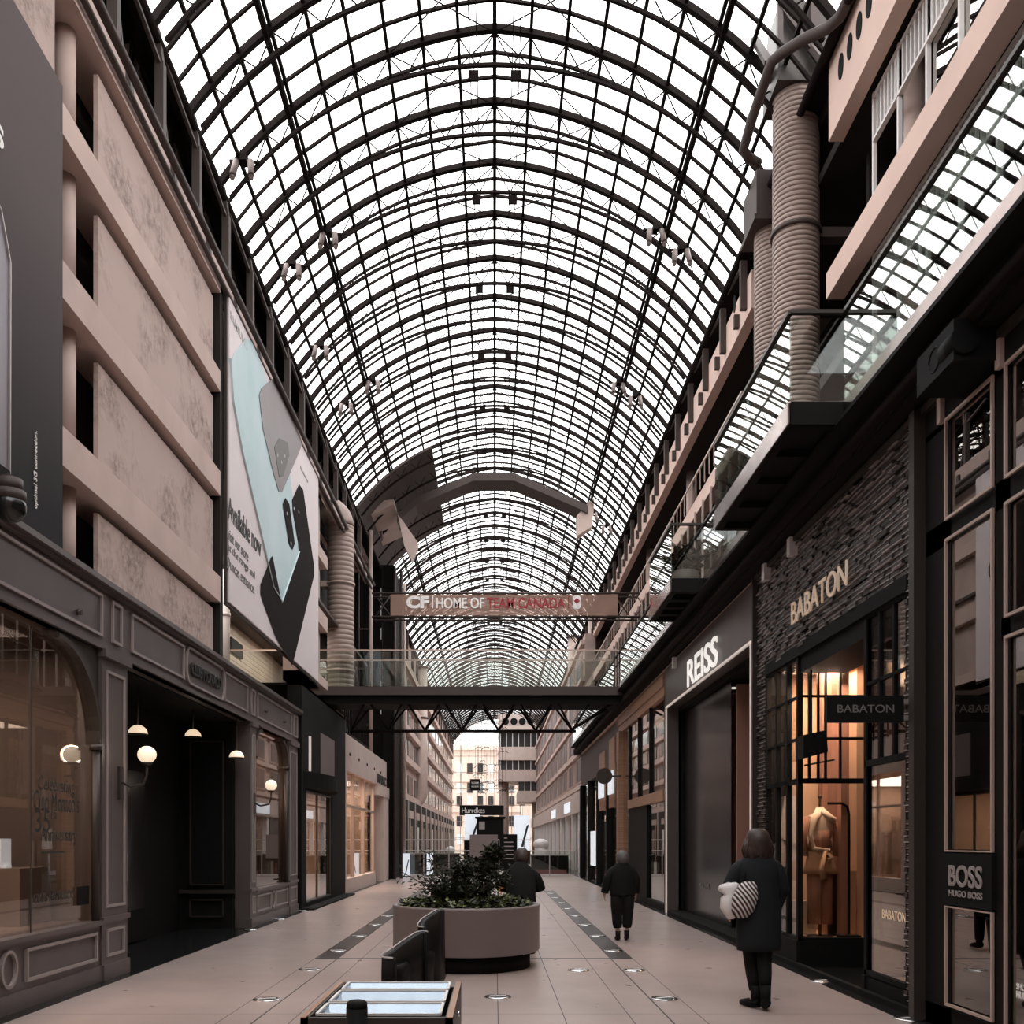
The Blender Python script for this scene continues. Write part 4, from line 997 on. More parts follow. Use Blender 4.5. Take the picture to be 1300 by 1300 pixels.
b = MB(); b.tube([(mx-0.02, my-0.03, 1.93), (mx-0.10, my-0.10, 1.82), (mx-0.16, my-0.12, 1.62), (mx-0.12, my-0.13, 1.45), (mx+0.08, my-0.13, 1.42)], [0.05, 0.045, 0.03, 0.03, 0.025], 10); b.tube([(mx+0.0, my-0.04, 1.93), (mx+0.12, my-0.08, 1.82), (mx+0.17, my-0.04, 1.8)], [0.05, 0.05, 0.04], 10); b.build('scarf', 'linen', r)
b = MB(); b.cyl((mx, my, 1.98), (mx, my, 2.10), 0.012, 8); b.sphere((mx, my, 2.11), 0.03, 10, 8); b.cyl((mx, my, 0.31), (mx, my, 0.55), 0.02, 10); b.loft([(mx, my, 0.30, 0.18, 0.18), (mx, my, 0.33, 0.16, 0.16)], 20); b.build('stand', 'bronze_dark', r)
# rail
r = empty('clothes_rail', (4.45, 12.0, 0.30), 'black bent-tube clothes rail standing right of the mannequin', 'clothes rail')
b = MB(); b.tube([(4.22, 11.98, 2.02), (4.40, 11.98, 2.02), (4.47, 11.98, 1.98), (4.49, 11.98, 1.88), (4.49, 11.98, 0.36)], 0.017, 10); b.build('pole', 'black', r)
b = MB(); b.box(4.36, 4.62, 11.9, 12.06, 0.30, 0.35); b.build('foot', 'black', r)
b = MB(); b.box(4.40, 4.72, 12.35, 12.7, 0.30, 1.15); b.build('display_block', 'tan_cloth', label='tan display block behind the clothes rail in the lit window', cat='display block')
b = MB(); b.box(3.95, 4.25, 12.5, 12.75, 0.30, 0.75); b.build('display_block', 'pale_wood', label='pale display block at the foot of the mannequin in the lit window', cat='display block')
b = MB(); b.prism([(3.82, 12.7, 1.6), (4.12, 12.7, 1.45), (4.10, 12.7, 2.15), (3.9, 12.7, 2.15)], (0, 0.12, 0)); b.prism([(3.78, 12.72, 1.1), (4.05, 12.72, 1.3), (4.1, 12.72, 1.7), (3.78, 12.72, 1.5)], (0, 0.1, 0)); b.build('fabric_backdrop', 'white_paint', label='folded white backdrop sheet behind the mannequin', cat='backdrop')
b = MB(); b.prism([(3.95, 8.9, 0.20), (3.99, 8.88, 0.20), (4.08, 8.88, 0.62), (4.04, 8.88, 0.62)], (0, 0.16, 0)); b.bar((3.97, 8.9, 0.2), (4.2, 8.85, 0.2), 0.04); b.build('leaning_card', 'white_paint', label='white card leaning in the near window of the brick shop', cat='card')
# dress form further in near window
r = empty('dress_form', (4.5, 10.9-2.0, 0.3), 'blue dress on a small form inside the near window of the brick shop', 'mannequin')
b = MB(); b.loft([(4.5, 8.95, 1.25, 0.16, 0.12), (4.5, 8.95, 1.55, 0.10, 0.08), (4.5, 8.95, 1.78, 0.13, 0.08), (4.5, 8.95, 1.86, 0.04, 0.04), (4.5, 8.95, 1.95, 0.035, 0.035)], 18); b.build('dress', 'blue_cloth', r)
b = MB(); b.cyl((4.5, 8.95, 0.2), (4.5, 8.95, 1.25), 0.015, 8); b.loft([(4.5, 8.95, 0.18, 0.14, 0.14), (4.5, 8.95, 0.21, 0.12, 0.12)], 16); b.build('stand', 'bronze_dark', r)

# ------------------------------------------------------------------ portal shop
re_ = empty('shopfront', (XR, 17, 0), 'dark portal shopfront outlined by a thin light line with white letters', 'shopfront')
b = MB(); b.box(3.70, 4.0, 13.42, 20.5, 4.40, 5.25); b.box(3.70, 4.0, 13.42, 13.6, 0, 4.4); b.box(3.70, 4.0, 20.3, 20.6, 0, 4.4); b.build('fascia', 'taupe_paint', re_)
b = MB(); b.box(3.67, 3.70, 13.58, 20.32, 4.38, 4.42); b.box(3.67, 3.70, 13.58, 13.61, 0, 4.42); b.box(3.67, 3.70, 20.28, 20.31, 0, 4.42); b.build('light_line', 'light_line', re_)
text('REISS', (3.66, 17.9, 4.44), 2.4, 0.50, 'R', 'lit_letter', re_, 'lettering', 0.02, 0.01)
b = MB(); b.box(4.9, 5.0, 13.6, 20.3, 0, 4.4); b.box(3.95, 5.0, 13.5, 13.6, 0, 4.4); b.box(3.95, 5.0, 20.3, 20.4, 0, 4.4); b.box(3.95, 5.0, 13.6, 20.3, 4.3, 4.4); b.box(3.70, 4.9, 13.6, 20.3, 0, 0.05); b.build('portal_lining', 'soft_black', re_)
b = MB(); b.box(4.05, 4.06, 16.2, 20.3, 0.05, 4.3); b.build('glass_front', 'black_gloss', re_)
b = MB()
for i in range(4): b.box(4.1, 4.88, 19.0-1.0*i, 19.04-1.0*i, 0.3, 4.2)
b.build('brown_panel', 'rust_cloth', re_)
b = MB()
for i in range(22): b.box(4.70, 4.86, 13.9, 15.3, 0.2+0.17*i, 0.29+0.17*i)
b.build('louvre', 'brown_wall', re_)
text('REISS', (4.04, 18.6, 0.62), 0.8, 0.11, 'R', 'dim_letter', re_, 'lettering', 0.005)
b = MB(); b.box(4.3, 4.34, 14.6, 15.2, 0.1, 1.75); b.build('menu_board', 'black', re_)
b = MB(); b.cyl((4.3, 17, 4.28), (4.3, 17, 4.30), 0.06, 12); b.cyl((4.3, 17.6, 4.28), (4.3, 17.6, 4.30), 0.06, 12); b.cyl((4.3, 18.2, 4.28), (4.3, 18.2, 4.30), 0.06, 12); b.build('downlight', 'lit_letter', re_)

# ------------------------------------------------------------------ wood shop
wo = empty('shopfront', (XR, 24, 0), 'wood-banded shopfront between the dark portal and the footbridge', 'shopfront')
b = MB(); b.box(3.70, 3.95, 20.65, 28.2, 4.72, 4.93); b.box(3.67, 3.95, 20.65, 28.2, 4.93, 5.2); b.box(3.68, 3.9, 20.7, 26.2, 2.42, 2.66); b.box(3.62, 3.9, 27.6, 28.1, 0, 4.75); b.build('wood_band', 'wood', wo)
b = MB(); b.box(3.72, 3.95, 20.62, 20.75, 0, 4.72); b.box(3.72, 3.95, 23.1, 26.1, 0, 2.42); b.box(3.72, 3.8, 26.1, 26.3, 0, 4.7); b.box(3.70, 3.8, 20.7, 23.1, 0, 0.15); b.box(3.7, 3.8, 23.0, 23.12, 0, 2.4); b.build('frame', 'black', wo)
b = MB(); b.box(3.76, 3.77, 20.75, 27.6, 0.1, 4.7); b.build('window_pane', 'shop_glass', wo)
b = MB()
for yy in (22.6, 24.4): b.box(3.70, 3.78, yy, yy+0.06, 2.66, 4.72)
b.build('mullion', 'black', wo)
b = MB(); room(b, 3.98, 7, 20.8, 27.8, 0.02, 4.8, '-x'); b.build('interior', 'brown_wall', wo)
b = MB()
for i in range(9): b.box(5.0+0.5*(i % 3), 5.4+0.5*(i % 3), 21.0+0.7*i, 21.4+0.7*i, 0.05, 0.9+0.5*(i % 3)); 
for i in range(6): b.box(4.6, 4.62, 21.2+1.0*i, 21.8+1.0*i, 2.9, 4.4)
b.build('display_stock', 'shelf_mix', wo)
b = MB(); b.box(3.9, 3.95, 26.6, 27.3, 1.3, 1.9); b.build('lit_screen', 'screen', wo)
lamp_area('shop_light', (5.2, 24, 4.7), 2, 70, (1, 0.85, 0.7), sy=5)

# shops beyond the footbridge right
ws = empty('shopfront', (XR, 34, 0), 'narrow glazed shopfront with poster frames beyond the footbridge on the right', 'shopfront')
b = MB(); b.box(3.75, 4.0, 28.3, 41, 3.9, 5.2)
b.build('fascia', 'steel_brown', ws)
for yy in (28.3, 31, 34, 37.2, 40.6):
    b = MB(); b.box(3.68, 3.9, yy, yy+0.35, 0, 3.9); b.build('mullion', 'black', ws)
b = MB(); b.box(3.82, 3.83, 28.3, 41, 0, 3.9); b.build('window_pane', 'shop_glass', ws)
b = MB(); room(b, 4.0, 6.5, 28.5, 41, 0.02, 3.9, '-x'); b.build('interior', 'brown_wall', ws)
b = MB(); b.box(3.72, 3.76, 29.3, 30.8, 2.6, 4.8); b.build('sign_panel', 'wood', ws); b = MB(); b.box(3.72, 3.76, 32.0, 33.6, 2.6, 4.6); b.build('sign_panel', 'wood', ws)
b = MB(); b.box(3.60, 3.66, 29.0, 30.1, 3.0, 3.7); b.box(3.60, 3.66, 31.6, 32.9, 3.0, 3.7); b.box(3.7, 3.75, 35, 36.5, 0.6, 1.9); b.build('lit_box', 'screen', ws)
lamp_area('shop_light', (5, 34, 3.7), 2, 110, (1, 0.88, 0.75), sy=8)
r = empty('blade_sign', (3.3, 27.6, 3.2), 'round dark blade sign sticking out near the right end of the footbridge', 'sign')
b = MB(); b.cyl((3.2, 27.55, 3.43), (3.2, 27.7, 3.43), 0.23, 24); b.build('disc', 'bronze_dark', r)
b = MB(); b.bar((3.42, 27.62, 3.43), (3.7, 27.62, 3.43), 0.05); b.build('arm', 'bronze_dark', r)

# ------------------------------------------------------------------ footbridge
fb = empty('footbridge', (-1, 26.2, 4.5), 'dark steel truss footbridge with glass sides crossing the arcade', 'footbridge')
b = MB(); b.box(-7.9, 3.45, 25.5, 26.9, 5.50, 5.68); b.box(-7.9, 3.45, 25.46, 25.52, 5.47, 5.70); b.box(-7.9, 3.45, 26.88, 26.94, 5.47, 5.70); b.build('deck', 'steel_brown', fb)
b = MB(); b.box(-5.6, 3.40, 25.6, 26.8, 5.25, 5.50); b.build('deck_beam', 'soft_black', fb)
b = MB(); b.tube([(-4.0, 26.2, 4.58), (2.25, 26.2, 4.58)], 0.045, 10); b.build('bottom_chord', 'steel', fb)
lx = [-4.05, -3.06, -2.04, -1.03-0.0, -0.90+0.0]
nodes = [-3.97+1.02*i for i in range(7)]
for x in nodes:
    for yy in (25.7, 26.7):
        for dx in ((-0.5, 0.5) if x > -3.5 else (0.5,)):
            b = MB(); b.tube([(x, 26.2, 4.6), (x+dx*0.85, yy, 5.27)], 0.030, 8); b.build('diagonal', 'steel', fb)
for yy in (25.7, 26.7):
    b = MB(); b.tube([(2.1, 26.2, 4.6), (3.3, yy, 5.35)], 0.035, 8); b.build('diagonal', 'steel', fb)
for yy, x0, nm in ((25.5, -7.35, 'near'), (26.9, -5.35, 'far')):
    b = MB(); b.box(x0, 3.35, yy-0.02, yy+0.02, 6.66, 6.70); b.build('handrail', 'bronze', fb)
    n = 8
    for i in range(n):
        a = x0+(3.35-x0)*i/n+0.01; e = x0+(3.35-x0)*(i+1)/n-0.01
        g = MB(); g.box(a, e, yy-0.006, yy+0.006, 5.72, 6.64); g.build('glass_panel', 'clear_glass', fb)
    b = MB(); b.box(x0, x0+0.02, yy-0.02, yy+0.02, 5.7, 6.68); b.build('end_post', 'bronze', fb)

# banner beam CF
cb = empty('banner_beam', (0.3, 30, 8.2), 'truss beam across the arcade carrying a translucent banner with white and red letters', 'banner')
Yc = 30.0; zc0, zc1 = 1.55+(1067-783)*Yc/1200, 1.55+(1067-753)*Yc/1200
b = MB()
for z in (zc0, zc1):
    for yy in (Yc+0.02, Yc+0.5): b.tube([(-3.9, yy, z), (4.6, yy, z)], 0.035, 8)
b.build('chord', 'steel_brown', cb)
b = MB(); x = -3.8; k = 0
while x < 4.5:
    za, zb = (zc0, zc1) if k % 2 == 0 else (zc1, zc0)
    b.tube([(x, Yc+0.02, za), (x+0.55, Yc+0.02, zb)], 0.02, 6); b.tube([(x, Yc+0.5, zb), (x+0.55, Yc+0.5, za)], 0.02, 6); x += 0.55; k += 1
b.build('lacing', 'steel_brown', cb)
b = MB(); b.box(-3.3, 3.9, Yc-0.05, Yc-0.04, zc0+0.03, zc1-0.06); fl = b.build('banner_film', 'banner_film', cb)
def cx(px): return (px-628)/1200*Yc
zt = 1.55+(1067-773)*Yc/1200; hh = (773-757)*Yc/1200
text('CF', (cx(516), Yc-0.06, zt), cx(545)-cx(516), hh, 'F', 'white_letter', fl, 'lettering', 0.01, 0.05)
text('|', (cx(549), Yc-0.06, zt), 0.03, hh, 'F', 'white_letter', fl, 'lettering', 0.01)
text('HOME OF', (cx(554), Yc-0.06, zt), cx(615)-cx(554), hh*0.85, 'F', 'white_letter', fl, 'lettering', 0.01, 0.02)
text('TEAM CANADA', (cx(618), Yc-0.06, zt), cx(717)-cx(618), hh*0.85, 'F', 'red_letter', fl, 'lettering', 0.01, 0.02)
text('|', (cx(721), Yc-0.06, zt), 0.03, hh, 'F', 'red_letter', fl, 'lettering', 0.01)
b = MB(); xc = cx(732); zc = zt+hh*0.5
b.prism([(xc+0.13*math.cos(t*PI/12), Yc-0.06, zc+(0.10 if math.sin(t*PI/12) > 0 else -0.10)+0.13*math.sin(t*PI/12)) for t in range(24)], (0, 0.012, 0)); b.build('emblem', 'white_letter', fl)
b = MB(); lf = [(0,.12),(.025,.06),(.06,.08),(.05,.02),(.10,.03),(.08,-.01),(.04,-.05),(.01,-.04),(.01,-.09),(-.01,-.09),(-.01,-.04),(-.04,-.05),(-.08,-.01),(-.10,.03),(-.05,.02),(-.06,.08),(-.025,.06)]
b.prism([(xc+p[0], Yc-0.075, zc+0.03+p[1]) for p in lf], (0, 0.01, 0)); b.build('maple_leaf', 'red_letter', fl)

# catwalk arch
ca = empty('catwalk', (0, 33.5, 13), 'brown polygonal catwalk arching under the vault beyond the lift tower', 'catwalk')
P = [(-3.46, 12.97), (-2.79, 13.56), (-0.75, 14.43), (0.7, 14.43), (2.9, 13.48), (3.3, 13.28)]
b = MB()
for a, e in zip(P[:-1], P[1:]):
    b.prism([(a[0], 33.5, a[1]-0.13), (e[0], 33.5, e[1]-0.13), (e[0], 33.5, e[1]+0.15), (a[0], 33.5, a[1]+0.15)], (0, 1.0, 0))
b.build('deck', 'steel_brown', ca)
b = MB()
for a, e in zip(P[:-1], P[1:]):
    L = math.hypot(e[0]-a[0], e[1]-a[1]); n = max(1, int(L/0.3))
    for i in range(n):
        x = a[0]+(e[0]-a[0])*i/n; z = a[1]+(e[1]-a[1])*i/n; b.bar((x, 33.52, z+0.1), (x, 33.52, z+0.5), 0.02)
    b.bar((a[0], 33.52, a[1]+0.5), (e[0], 33.52, e[1]+0.5), 0.03)
b.build('railing', 'steel_brown', ca)
b = MB(); b.prism([W(732, 655, 33.6), W(733, 680, 33.6), W(752, 668, 33.6), W(755, 632, 33.6), W(745, 640, 33.6)], (0, 0.5, 0)); b.build('end_fin', 'beige_metal', ca)
# opaque roof housing on the left
b = MB()
for i in range(3, 9):
    a = vp(i+0.6, -0.12, -1); e = vp(min(i+1.6, 9), -0.12, -1)
    y0 = 31.5; y1 = 39.5
    b.prism([(a[0], y0, a[1]), (e[0], y0, e[1]), (e[0], y0, e[1]+0.08), (a[0], y0, a[1]+0.08)], (0, y1-y0, 0))
b.build('roof_cladding', 'steel_brown', label='brown opaque cladding closing the left flank of the vault above the lift tower', cat='cladding')
# lift tower
lt = empty('lift_tower', (-4.3, 35, 0), 'dark steel lift tower by the left wall behind the footbridge', 'lift tower')
b = MB(); b.box(-5.6, -4.05, 37.9, 40.4, 0, 12.6); b.build('shaft', 'soft_black', lt)
for x, yy, m, rr, zb in ((-4.38, 33.4, 'beige_metal', 0.07, 4.66), (-4.80, 33.4, 'steel_brown', 0.03, 4.66), (-3.98, 37.7, 'steel_brown', 0.05, 0), (-4.5, 37.75, 'steel', 0.03, 4.66), (-3.8, 38.4, 'steel_brown', 0.06, 0), (-3.85, 40.3, 'beige_metal', 0.06, 0)):
    b = MB(); b.cyl((x, yy, zb), (x, yy, 12.5), rr, 10); b.build('post', m, lt)
for z in (5.6, 7.6, 9.0, 11.3):
    b = MB(); b.box(-4.85, -4.3, 33.38, 33.43, z, z+0.05); b.build('cross_rail', 'steel_brown', lt)
    b = MB(); b.box(-4.05, -3.8, 37.78, 37.84, z, z+0.05); b.build('cross_rail', 'steel_brown', lt)
for z in (6.6, 7.5, 9.6, 10.5, 11.2):
    b = MB(); b.box(-4.55, -4.53, 37.82, 37.88, z, z+0.45); b.build('tube_light', 'lit_letter', lt)
b = MB(); b.prism([W(505, 653, 33), W(513, 692, 33), W(522, 710, 33), W(530, 688, 33), W(512, 662, 33)], (0, 0.6, 0)); b.prism([W(456, 660, 33), W(500, 640, 33), W(500, 634, 33), W(470, 637, 33)], (0, 3.5, 0)); b.build('canopy', 'beige_metal', lt)

# vault spotlights
def spot(x, k, dirs, label):
    yy = YR0+BAY*k; i = 9*(math.asin((abs(x)+VC)/VR)-T0)/(T1-T0); z = vp(i, -0.18, 1)[1]
    r = empty('vault_spotlight', (x, yy, z), label, 'spotlight', 'spotlight clusters hung under the vault ribs')
    b = MB(); b.box(x-0.05, x+0.05, yy-0.1, yy+0.1, z-0.02, z+0.14); b.bar((x-0.25, yy, z+0.02), (x+0.25, yy, z-0.0), 0.04); b.build('bracket', 'steel', r)
    for dx in dirs:
        b = MB(); b.cyl((x+dx, yy-0.05, z-0.02), (x+dx*1.3, yy-0.15, z-0.32), 0.055, 12); b.cyl((x+dx*1.3, yy-0.15, z-0.36), (x+dx*1.35, yy-0.17, z-0.38), 0.042, 12); b.build('spotlight_head', 'spot_grey', r)
SPL = {310: 'spotlight pair highest on the left flank of the vault', 418: 'spotlight pair on the left flank, right one of the second row from the top', 372: 'spotlight pair on the left flank, left one of the second row from the top',
 408: 'spotlight pair alone above the top right corner of the white banner', 440: 'spotlight pair on the left flank, left of two above the duct bend', 474: 'spotlight pair on the left flank, right of two above the duct bend',
 480: 'spotlight pair left of two just above the brown cladding', 508: 'spotlight pair right of two just above the brown cladding', 498: 'spotlight pair touching the upper edge of the brown cladding', 545: 'spotlight pair over the left half of the catwalk',
 832: 'spotlight pair on the right flank, left of the two highest', 864: 'spotlight pair on the right flank, right of the two highest', 785: 'spotlight pair on the right flank, left of two in the second row', 806: 'spotlight pair on the right flank, right of two in the second row',
 752: 'spotlight pair on the right flank, left of two in the third row', 770: 'spotlight pair on the right flank, right of two in the third row', 744: 'lowest spotlight pair on the right flank, just above the catwalk end'}
for (px, k, side) in ((310, 0, -1), (418, 2, -1), (372, 2, -1), (408, 4, -1), (440, 6, -1), (474, 6, -1), (480, 12, -1), (508, 12, -1), (498, 16, -1), (545, 20, -1), (832, 2, 1), (864, 2, 1), (785, 6, 1), (806, 6, 1), (752, 12, 1), (770, 12, 1), (744, 18, 1)):
    yy = YR0+BAY*k; x = (px-628)/1200*yy
    spot(x, k, (-0.12, 0.12), SPL[px])

# ------------------------------------------------------------------ planter
PX, PY, PR = -0.35, 11.72, 0.905
pl = empty('planter', (PX, PY, 0), 'large round taupe planter drum on a dark recessed base', 'planter')
b = MB(); n = 64
b.loft([(PX, PY, 0.20, PR-0.02, PR-0.02), (PX, PY, 0.22, PR, PR), (PX, PY, 0.735, PR, PR), (PX, PY, 0.74, PR+0.006, PR+0.006), (PX, PY, 0.765, PR+0.006, PR+0.006), (PX, PY, 0.765, PR-0.05, PR-0.05), (PX, PY, 0.66, PR-0.06, PR-0.06)], n, cap=False)
b.loft([(PX, PY, 0.20, 0.3, 0.3), (PX, PY, 0.2001, PR-0.02, PR-0.02)], n, cap=True); b.build('drum', 'planter', pl)
b = MB(); b.loft([(PX, PY, 0, 0.79, 0.79), (PX, PY, 0.20, 0.79, 0.79)], 48); b.build('base', 'soft_black', pl)
b = MB(); b.loft([(PX, PY, 0.64, PR-0.06, PR-0.06), (PX, PY, 0.69, PR-0.07, PR-0.07)], n); b.build('soil', 'soil', pl)
gc = empty('groundcover_plants', (PX, PY, 0.69), 'low leafy ground cover filling the round planter', 'plants')
b = MB(); b2 = MB(); cs = []; cs2 = []
for i in range(3000):
    a = random.uniform(0, 2*PI); q = (random.random()**0.5)*(PR-0.10)
    p = (PX+q*math.cos(a), PY+q*math.sin(a), 0.69+random.random()*0.15*(1-0.5*(q/PR)**4))
    (cs if random.random() < 0.6 else cs2).append(p)
leaves(b, cs, 0.10, 0.05, 0.9); leaves(b2, cs2, 0.09, 0.05, 0.9)
b.build('foliage', 'leaf_dark', gc, kind='stuff'); b2.build('foliage', 'leaf_mid', gc, kind='stuff')
sh = empty('shrub', (PX+0.05, PY+0.05, 0.69), 'dark many-branched shrub growing in the round planter', 'shrub')
b = MB(); cs = []; tips = []
for i in range(46):
    a = random.uniform(0, 2*PI); t = random.uniform(0.15, 1.05); L = random.uniform(0.35, 0.85)
    base = Vector((PX-0.05+0.1*math.cos(a), PY+0.05+0.1*math.sin(a), 0.68))
    d = Vector((math.cos(a)*math.sin(t), math.sin(a)*math.sin(t)*0.8, math.cos(t)))
    mid = base+d*L*0.5+Vector((0, 0, 0.05)); tip = base+d*L
    if tip.x > PX+0.15: tip.z += 0.08
    b.tube([base, mid, tip], [0.012, 0.009, 0.004], 5)
    for j in range(46):
        u = random.uniform(0.25, 1.0); p = base.lerp(tip, u); sp = 0.10
        cs.append((p.x+random.gauss(0, sp*0.6), p.y+random.gauss(0, sp*0.6), p.z+random.gauss(0, sp*0.55)))
for (ox, oz, rr, cnt) in ((0.33, 1.38, 0.13, 330), (-0.02, 1.22, 0.16, 200), (0.25, 1.18, 0.2, 330), (-0.12, 1.05, 0.2, 260)):
    for j in range(cnt):
        v = Vector((random.gauss(0, 1), random.gauss(0, 1), random.gauss(0, 1))).normalized()*rr*random.random()**0.33; cs.append((PX+ox+v.x, PY+v.y, oz+v.z))
    b.tube([(PX, PY, 0.7), (PX+ox*0.6, PY, (oz+0.7)/2), (PX+ox, PY, oz)], [0.014, 0.01, 0.005], 5)
b.build('stems', 'stem', sh)
f = MB(); leaves(f, cs, 0.085, 0.036, 1.0); f.build('foliage', 'leaf_dark', sh, kind='stuff')
fp = empty('flowering_plant', (PX+0.62, PY-0.05, 0.70), 'small orange-flowered plant right of the shrub in the planter', 'plant')
b = MB()
for i in range(26):
    a = random.uniform(0, 2*PI); t = random.uniform(0.1, 0.9); base = Vector((PX+0.42, PY-0.1, 0.70)); d = Vector((math.cos(a)*math.sin(t), math.sin(a)*math.sin(t), math.cos(t)))
    b.tube([base, base+d*0.18, base+d*0.28+Vector((0, 0, -0.05))], [0.008, 0.006, 0.002], 5)
b.build('leaves', 'leaf_mid', fp)
b = MB()
for i in range(7): b.loft([(PX+0.42+random.uniform(-.03, .05), PY-0.12, 0.88+0.014*i, 0.006, 0.006), (PX+0.42+random.uniform(-.03, .05), PY-0.12, 0.90+0.014*i, 0.011, 0.011)], 8)
b.build('flower', 'flower', fp)

# ------------------------------------------------------------------ black curved seats
def swoop_seat(path, label):
    """path: (x, y, top z) along the plan of the curved back"""
    r = empty('lounge_chair', (path[0][0], path[0][1], 0), label, 'chair', 'black swooping lounge chairs before the planter')
    P3 = [Vector(p) for p in path]; Q = []
    for i in range(len(P3)-1):
        p0, p1, p2, p3 = P3[max(i-1, 0)], P3[i], P3[i+1], P3[min(i+2, len(P3)-1)]
        for k in range(8):
            t = k/8; Q.append(0.5*((2*p1)+(p2-p0)*t+(2*p0-5*p1+4*p2-p3)*t*t+(3*p1-p0-3*p2+p3)*t**3))
    Q.append(P3[-1]); N = len(Q); vs = []; tp = []
    for i, q in enumerate(Q):
        d = (Q[min(i+1, N-1)]-Q[max(i-1, 0)]); d.z = 0; d.normalize(); nn = Vector((d.y, -d.x, 0))
        th = 0.045
        vs += [(q.x-nn.x*th, q.y-nn.y*th, 0.03), (q.x+nn.x*th, q.y+nn.y*th, 0.03), (q.x+nn.x*th*0.8, q.y+nn.y*th*0.8, q.z-0.02), (q.x, q.y, q.z), (q.x-nn.x*th*0.8, q.y-nn.y*th*0.8, q.z-0.02)]
        tp.append((q.x-nn.x*0.04, q.y-nn.y*0.04, q.z-0.008))
    fs = []
    for i in range(N-1):
        for j in range(5): fs.append((i*5+j, i*5+(j+1) % 5, (i+1)*5+(j+1) % 5, (i+1)*5+j))
    fs += [(0, 1, 2, 3, 4), tuple((N-1)*5+j for j in (4, 3, 2, 1, 0))]
    b = MB(); b.add(vs, fs, 0, True); b.build('backrest', 'leather', r)
    b = MB(); b.tube(tp, 0.008, 6); b.build('piping', 'piping', r)
    m = Q[N//2]; b = MB(); b.loft([(m.x-0.02, m.y+0.02, 0.03, 0.10, 0.30), (m.x-0.02, m.y+0.02, 0.36, 0.11, 0.34), (m.x-0.02, m.y+0.02, 0.40, 0.08, 0.30)], 20); b.build('seat', 'leather', r)
swoop_seat([(-0.90, 8.52, 0.50), (-0.99, 8.58, 0.51), (-0.95, 8.85, 0.53), (-0.84, 9.1, 0.60), (-0.74, 9.4, 0.645), (-0.68, 9.42, 0.645)], 'black curved lounge chair nearer the viewer with a pale edge on its sloping back')
swoop_seat([(-0.70, 9.62, 0.68), (-0.75, 9.68, 0.69), (-0.72, 9.9, 0.74), (-0.62, 10.1, 0.80), (-0.585, 10.4, 0.80)], 'black curved lounge chair with the taller back, between the nearer one and the planter')

# foreground cabinet
fc = empty('display_cabinet', (-0.46, 4.2, 0), 'wood-framed cabinet with three slanted mirrored trays nearest the viewer', 'cabinet')
x0, x1, y0, y1, zt = -0.765, -0.165, 3.72, 4.67, 0.85
b = MB(); b.box(x0, x1, y0, y0+0.03, 0, zt); b.box(x0, x0+0.03, y0, y1, 0, zt); b.box(x1-0.03, x1, y0, y1, 0, zt); b.box(x0, x1, y1-0.03, y1, 0, zt-0.02); b.box(x0+0.02, x1-0.02, y0, y1, 0.0, zt-0.16)
b.build('body', 'bronze_dark', fc)
for xa, xb in ((x0, x0+0.02), (x1-0.025, x1)):
    b = MB(); b.box(xa, xb, y0, y1, zt-0.012, zt+0.004); b.build('wood_edge', 'wood', fc)
for ya, yb in ((3.80, 4.05), (4.10, 4.38), (4.44, 4.64)):
    t = MB(); xa, xb = x0+0.05, x1-0.055
    t.add([(xa, yb, zt), (xb, yb, zt), (xb-0.07, ya+0.06, zt-0.11), (xa+0.07, ya+0.06, zt-0.11), (xa, ya, zt), (xb, ya, zt)], [(0,1,2,3), (0,3,4), (1,5,2), (3,2,5,4)])
    o = t.build('tray', 'tray', fc)
    e = MB(); e.box(xa, xb, yb, yb+0.012, zt-0.004, zt+0.006); e.box(xa-0.006, xa+0.006, ya, yb, zt-0.004, zt+0.006); e.box(xb-0.006, xb+0.006, ya, yb, zt-0.004, zt+0.006); e.box(xa, xb, ya-0.01, ya, zt-0.004, zt+0.006); e.build('tray_rim', 'white_paint', o)
b = MB(); b.cyl((x1-0.0, 3.95, 0.5), (x1+0.012, 3.95, 0.5), 0.02, 10); b.cyl((x1, 4.2, 0.78), (x1+0.01, 4.2, 0.78), 0.012, 10); b.build('lock', 'chrome', fc)
st = empty('bollard', (-0.51, 3.5, 0), 'short black post in front of the mirrored-tray cabinet', 'post')
b = MB(); b.cyl((-0.51, 3.5, 0.02), (-0.51, 3.5, 0.93), 0.04, 20); b.build('pole', 'black', st)
b = MB(); b.loft([(-0.51, 3.5, 0.925, 0.04, 0.04), (-0.51, 3.5, 0.95, 0.038, 0.038), (-0.51, 3.5, 0.958, 0.028, 0.028)], 20); b.build('cap', 'soft_black', st)
b = MB(); b.loft([(-0.51, 3.5, 0, 0.14, 0.14), (-0.51, 3.5, 0.02, 0.13, 0.13)], 20); b.build('foot', 'black', st)

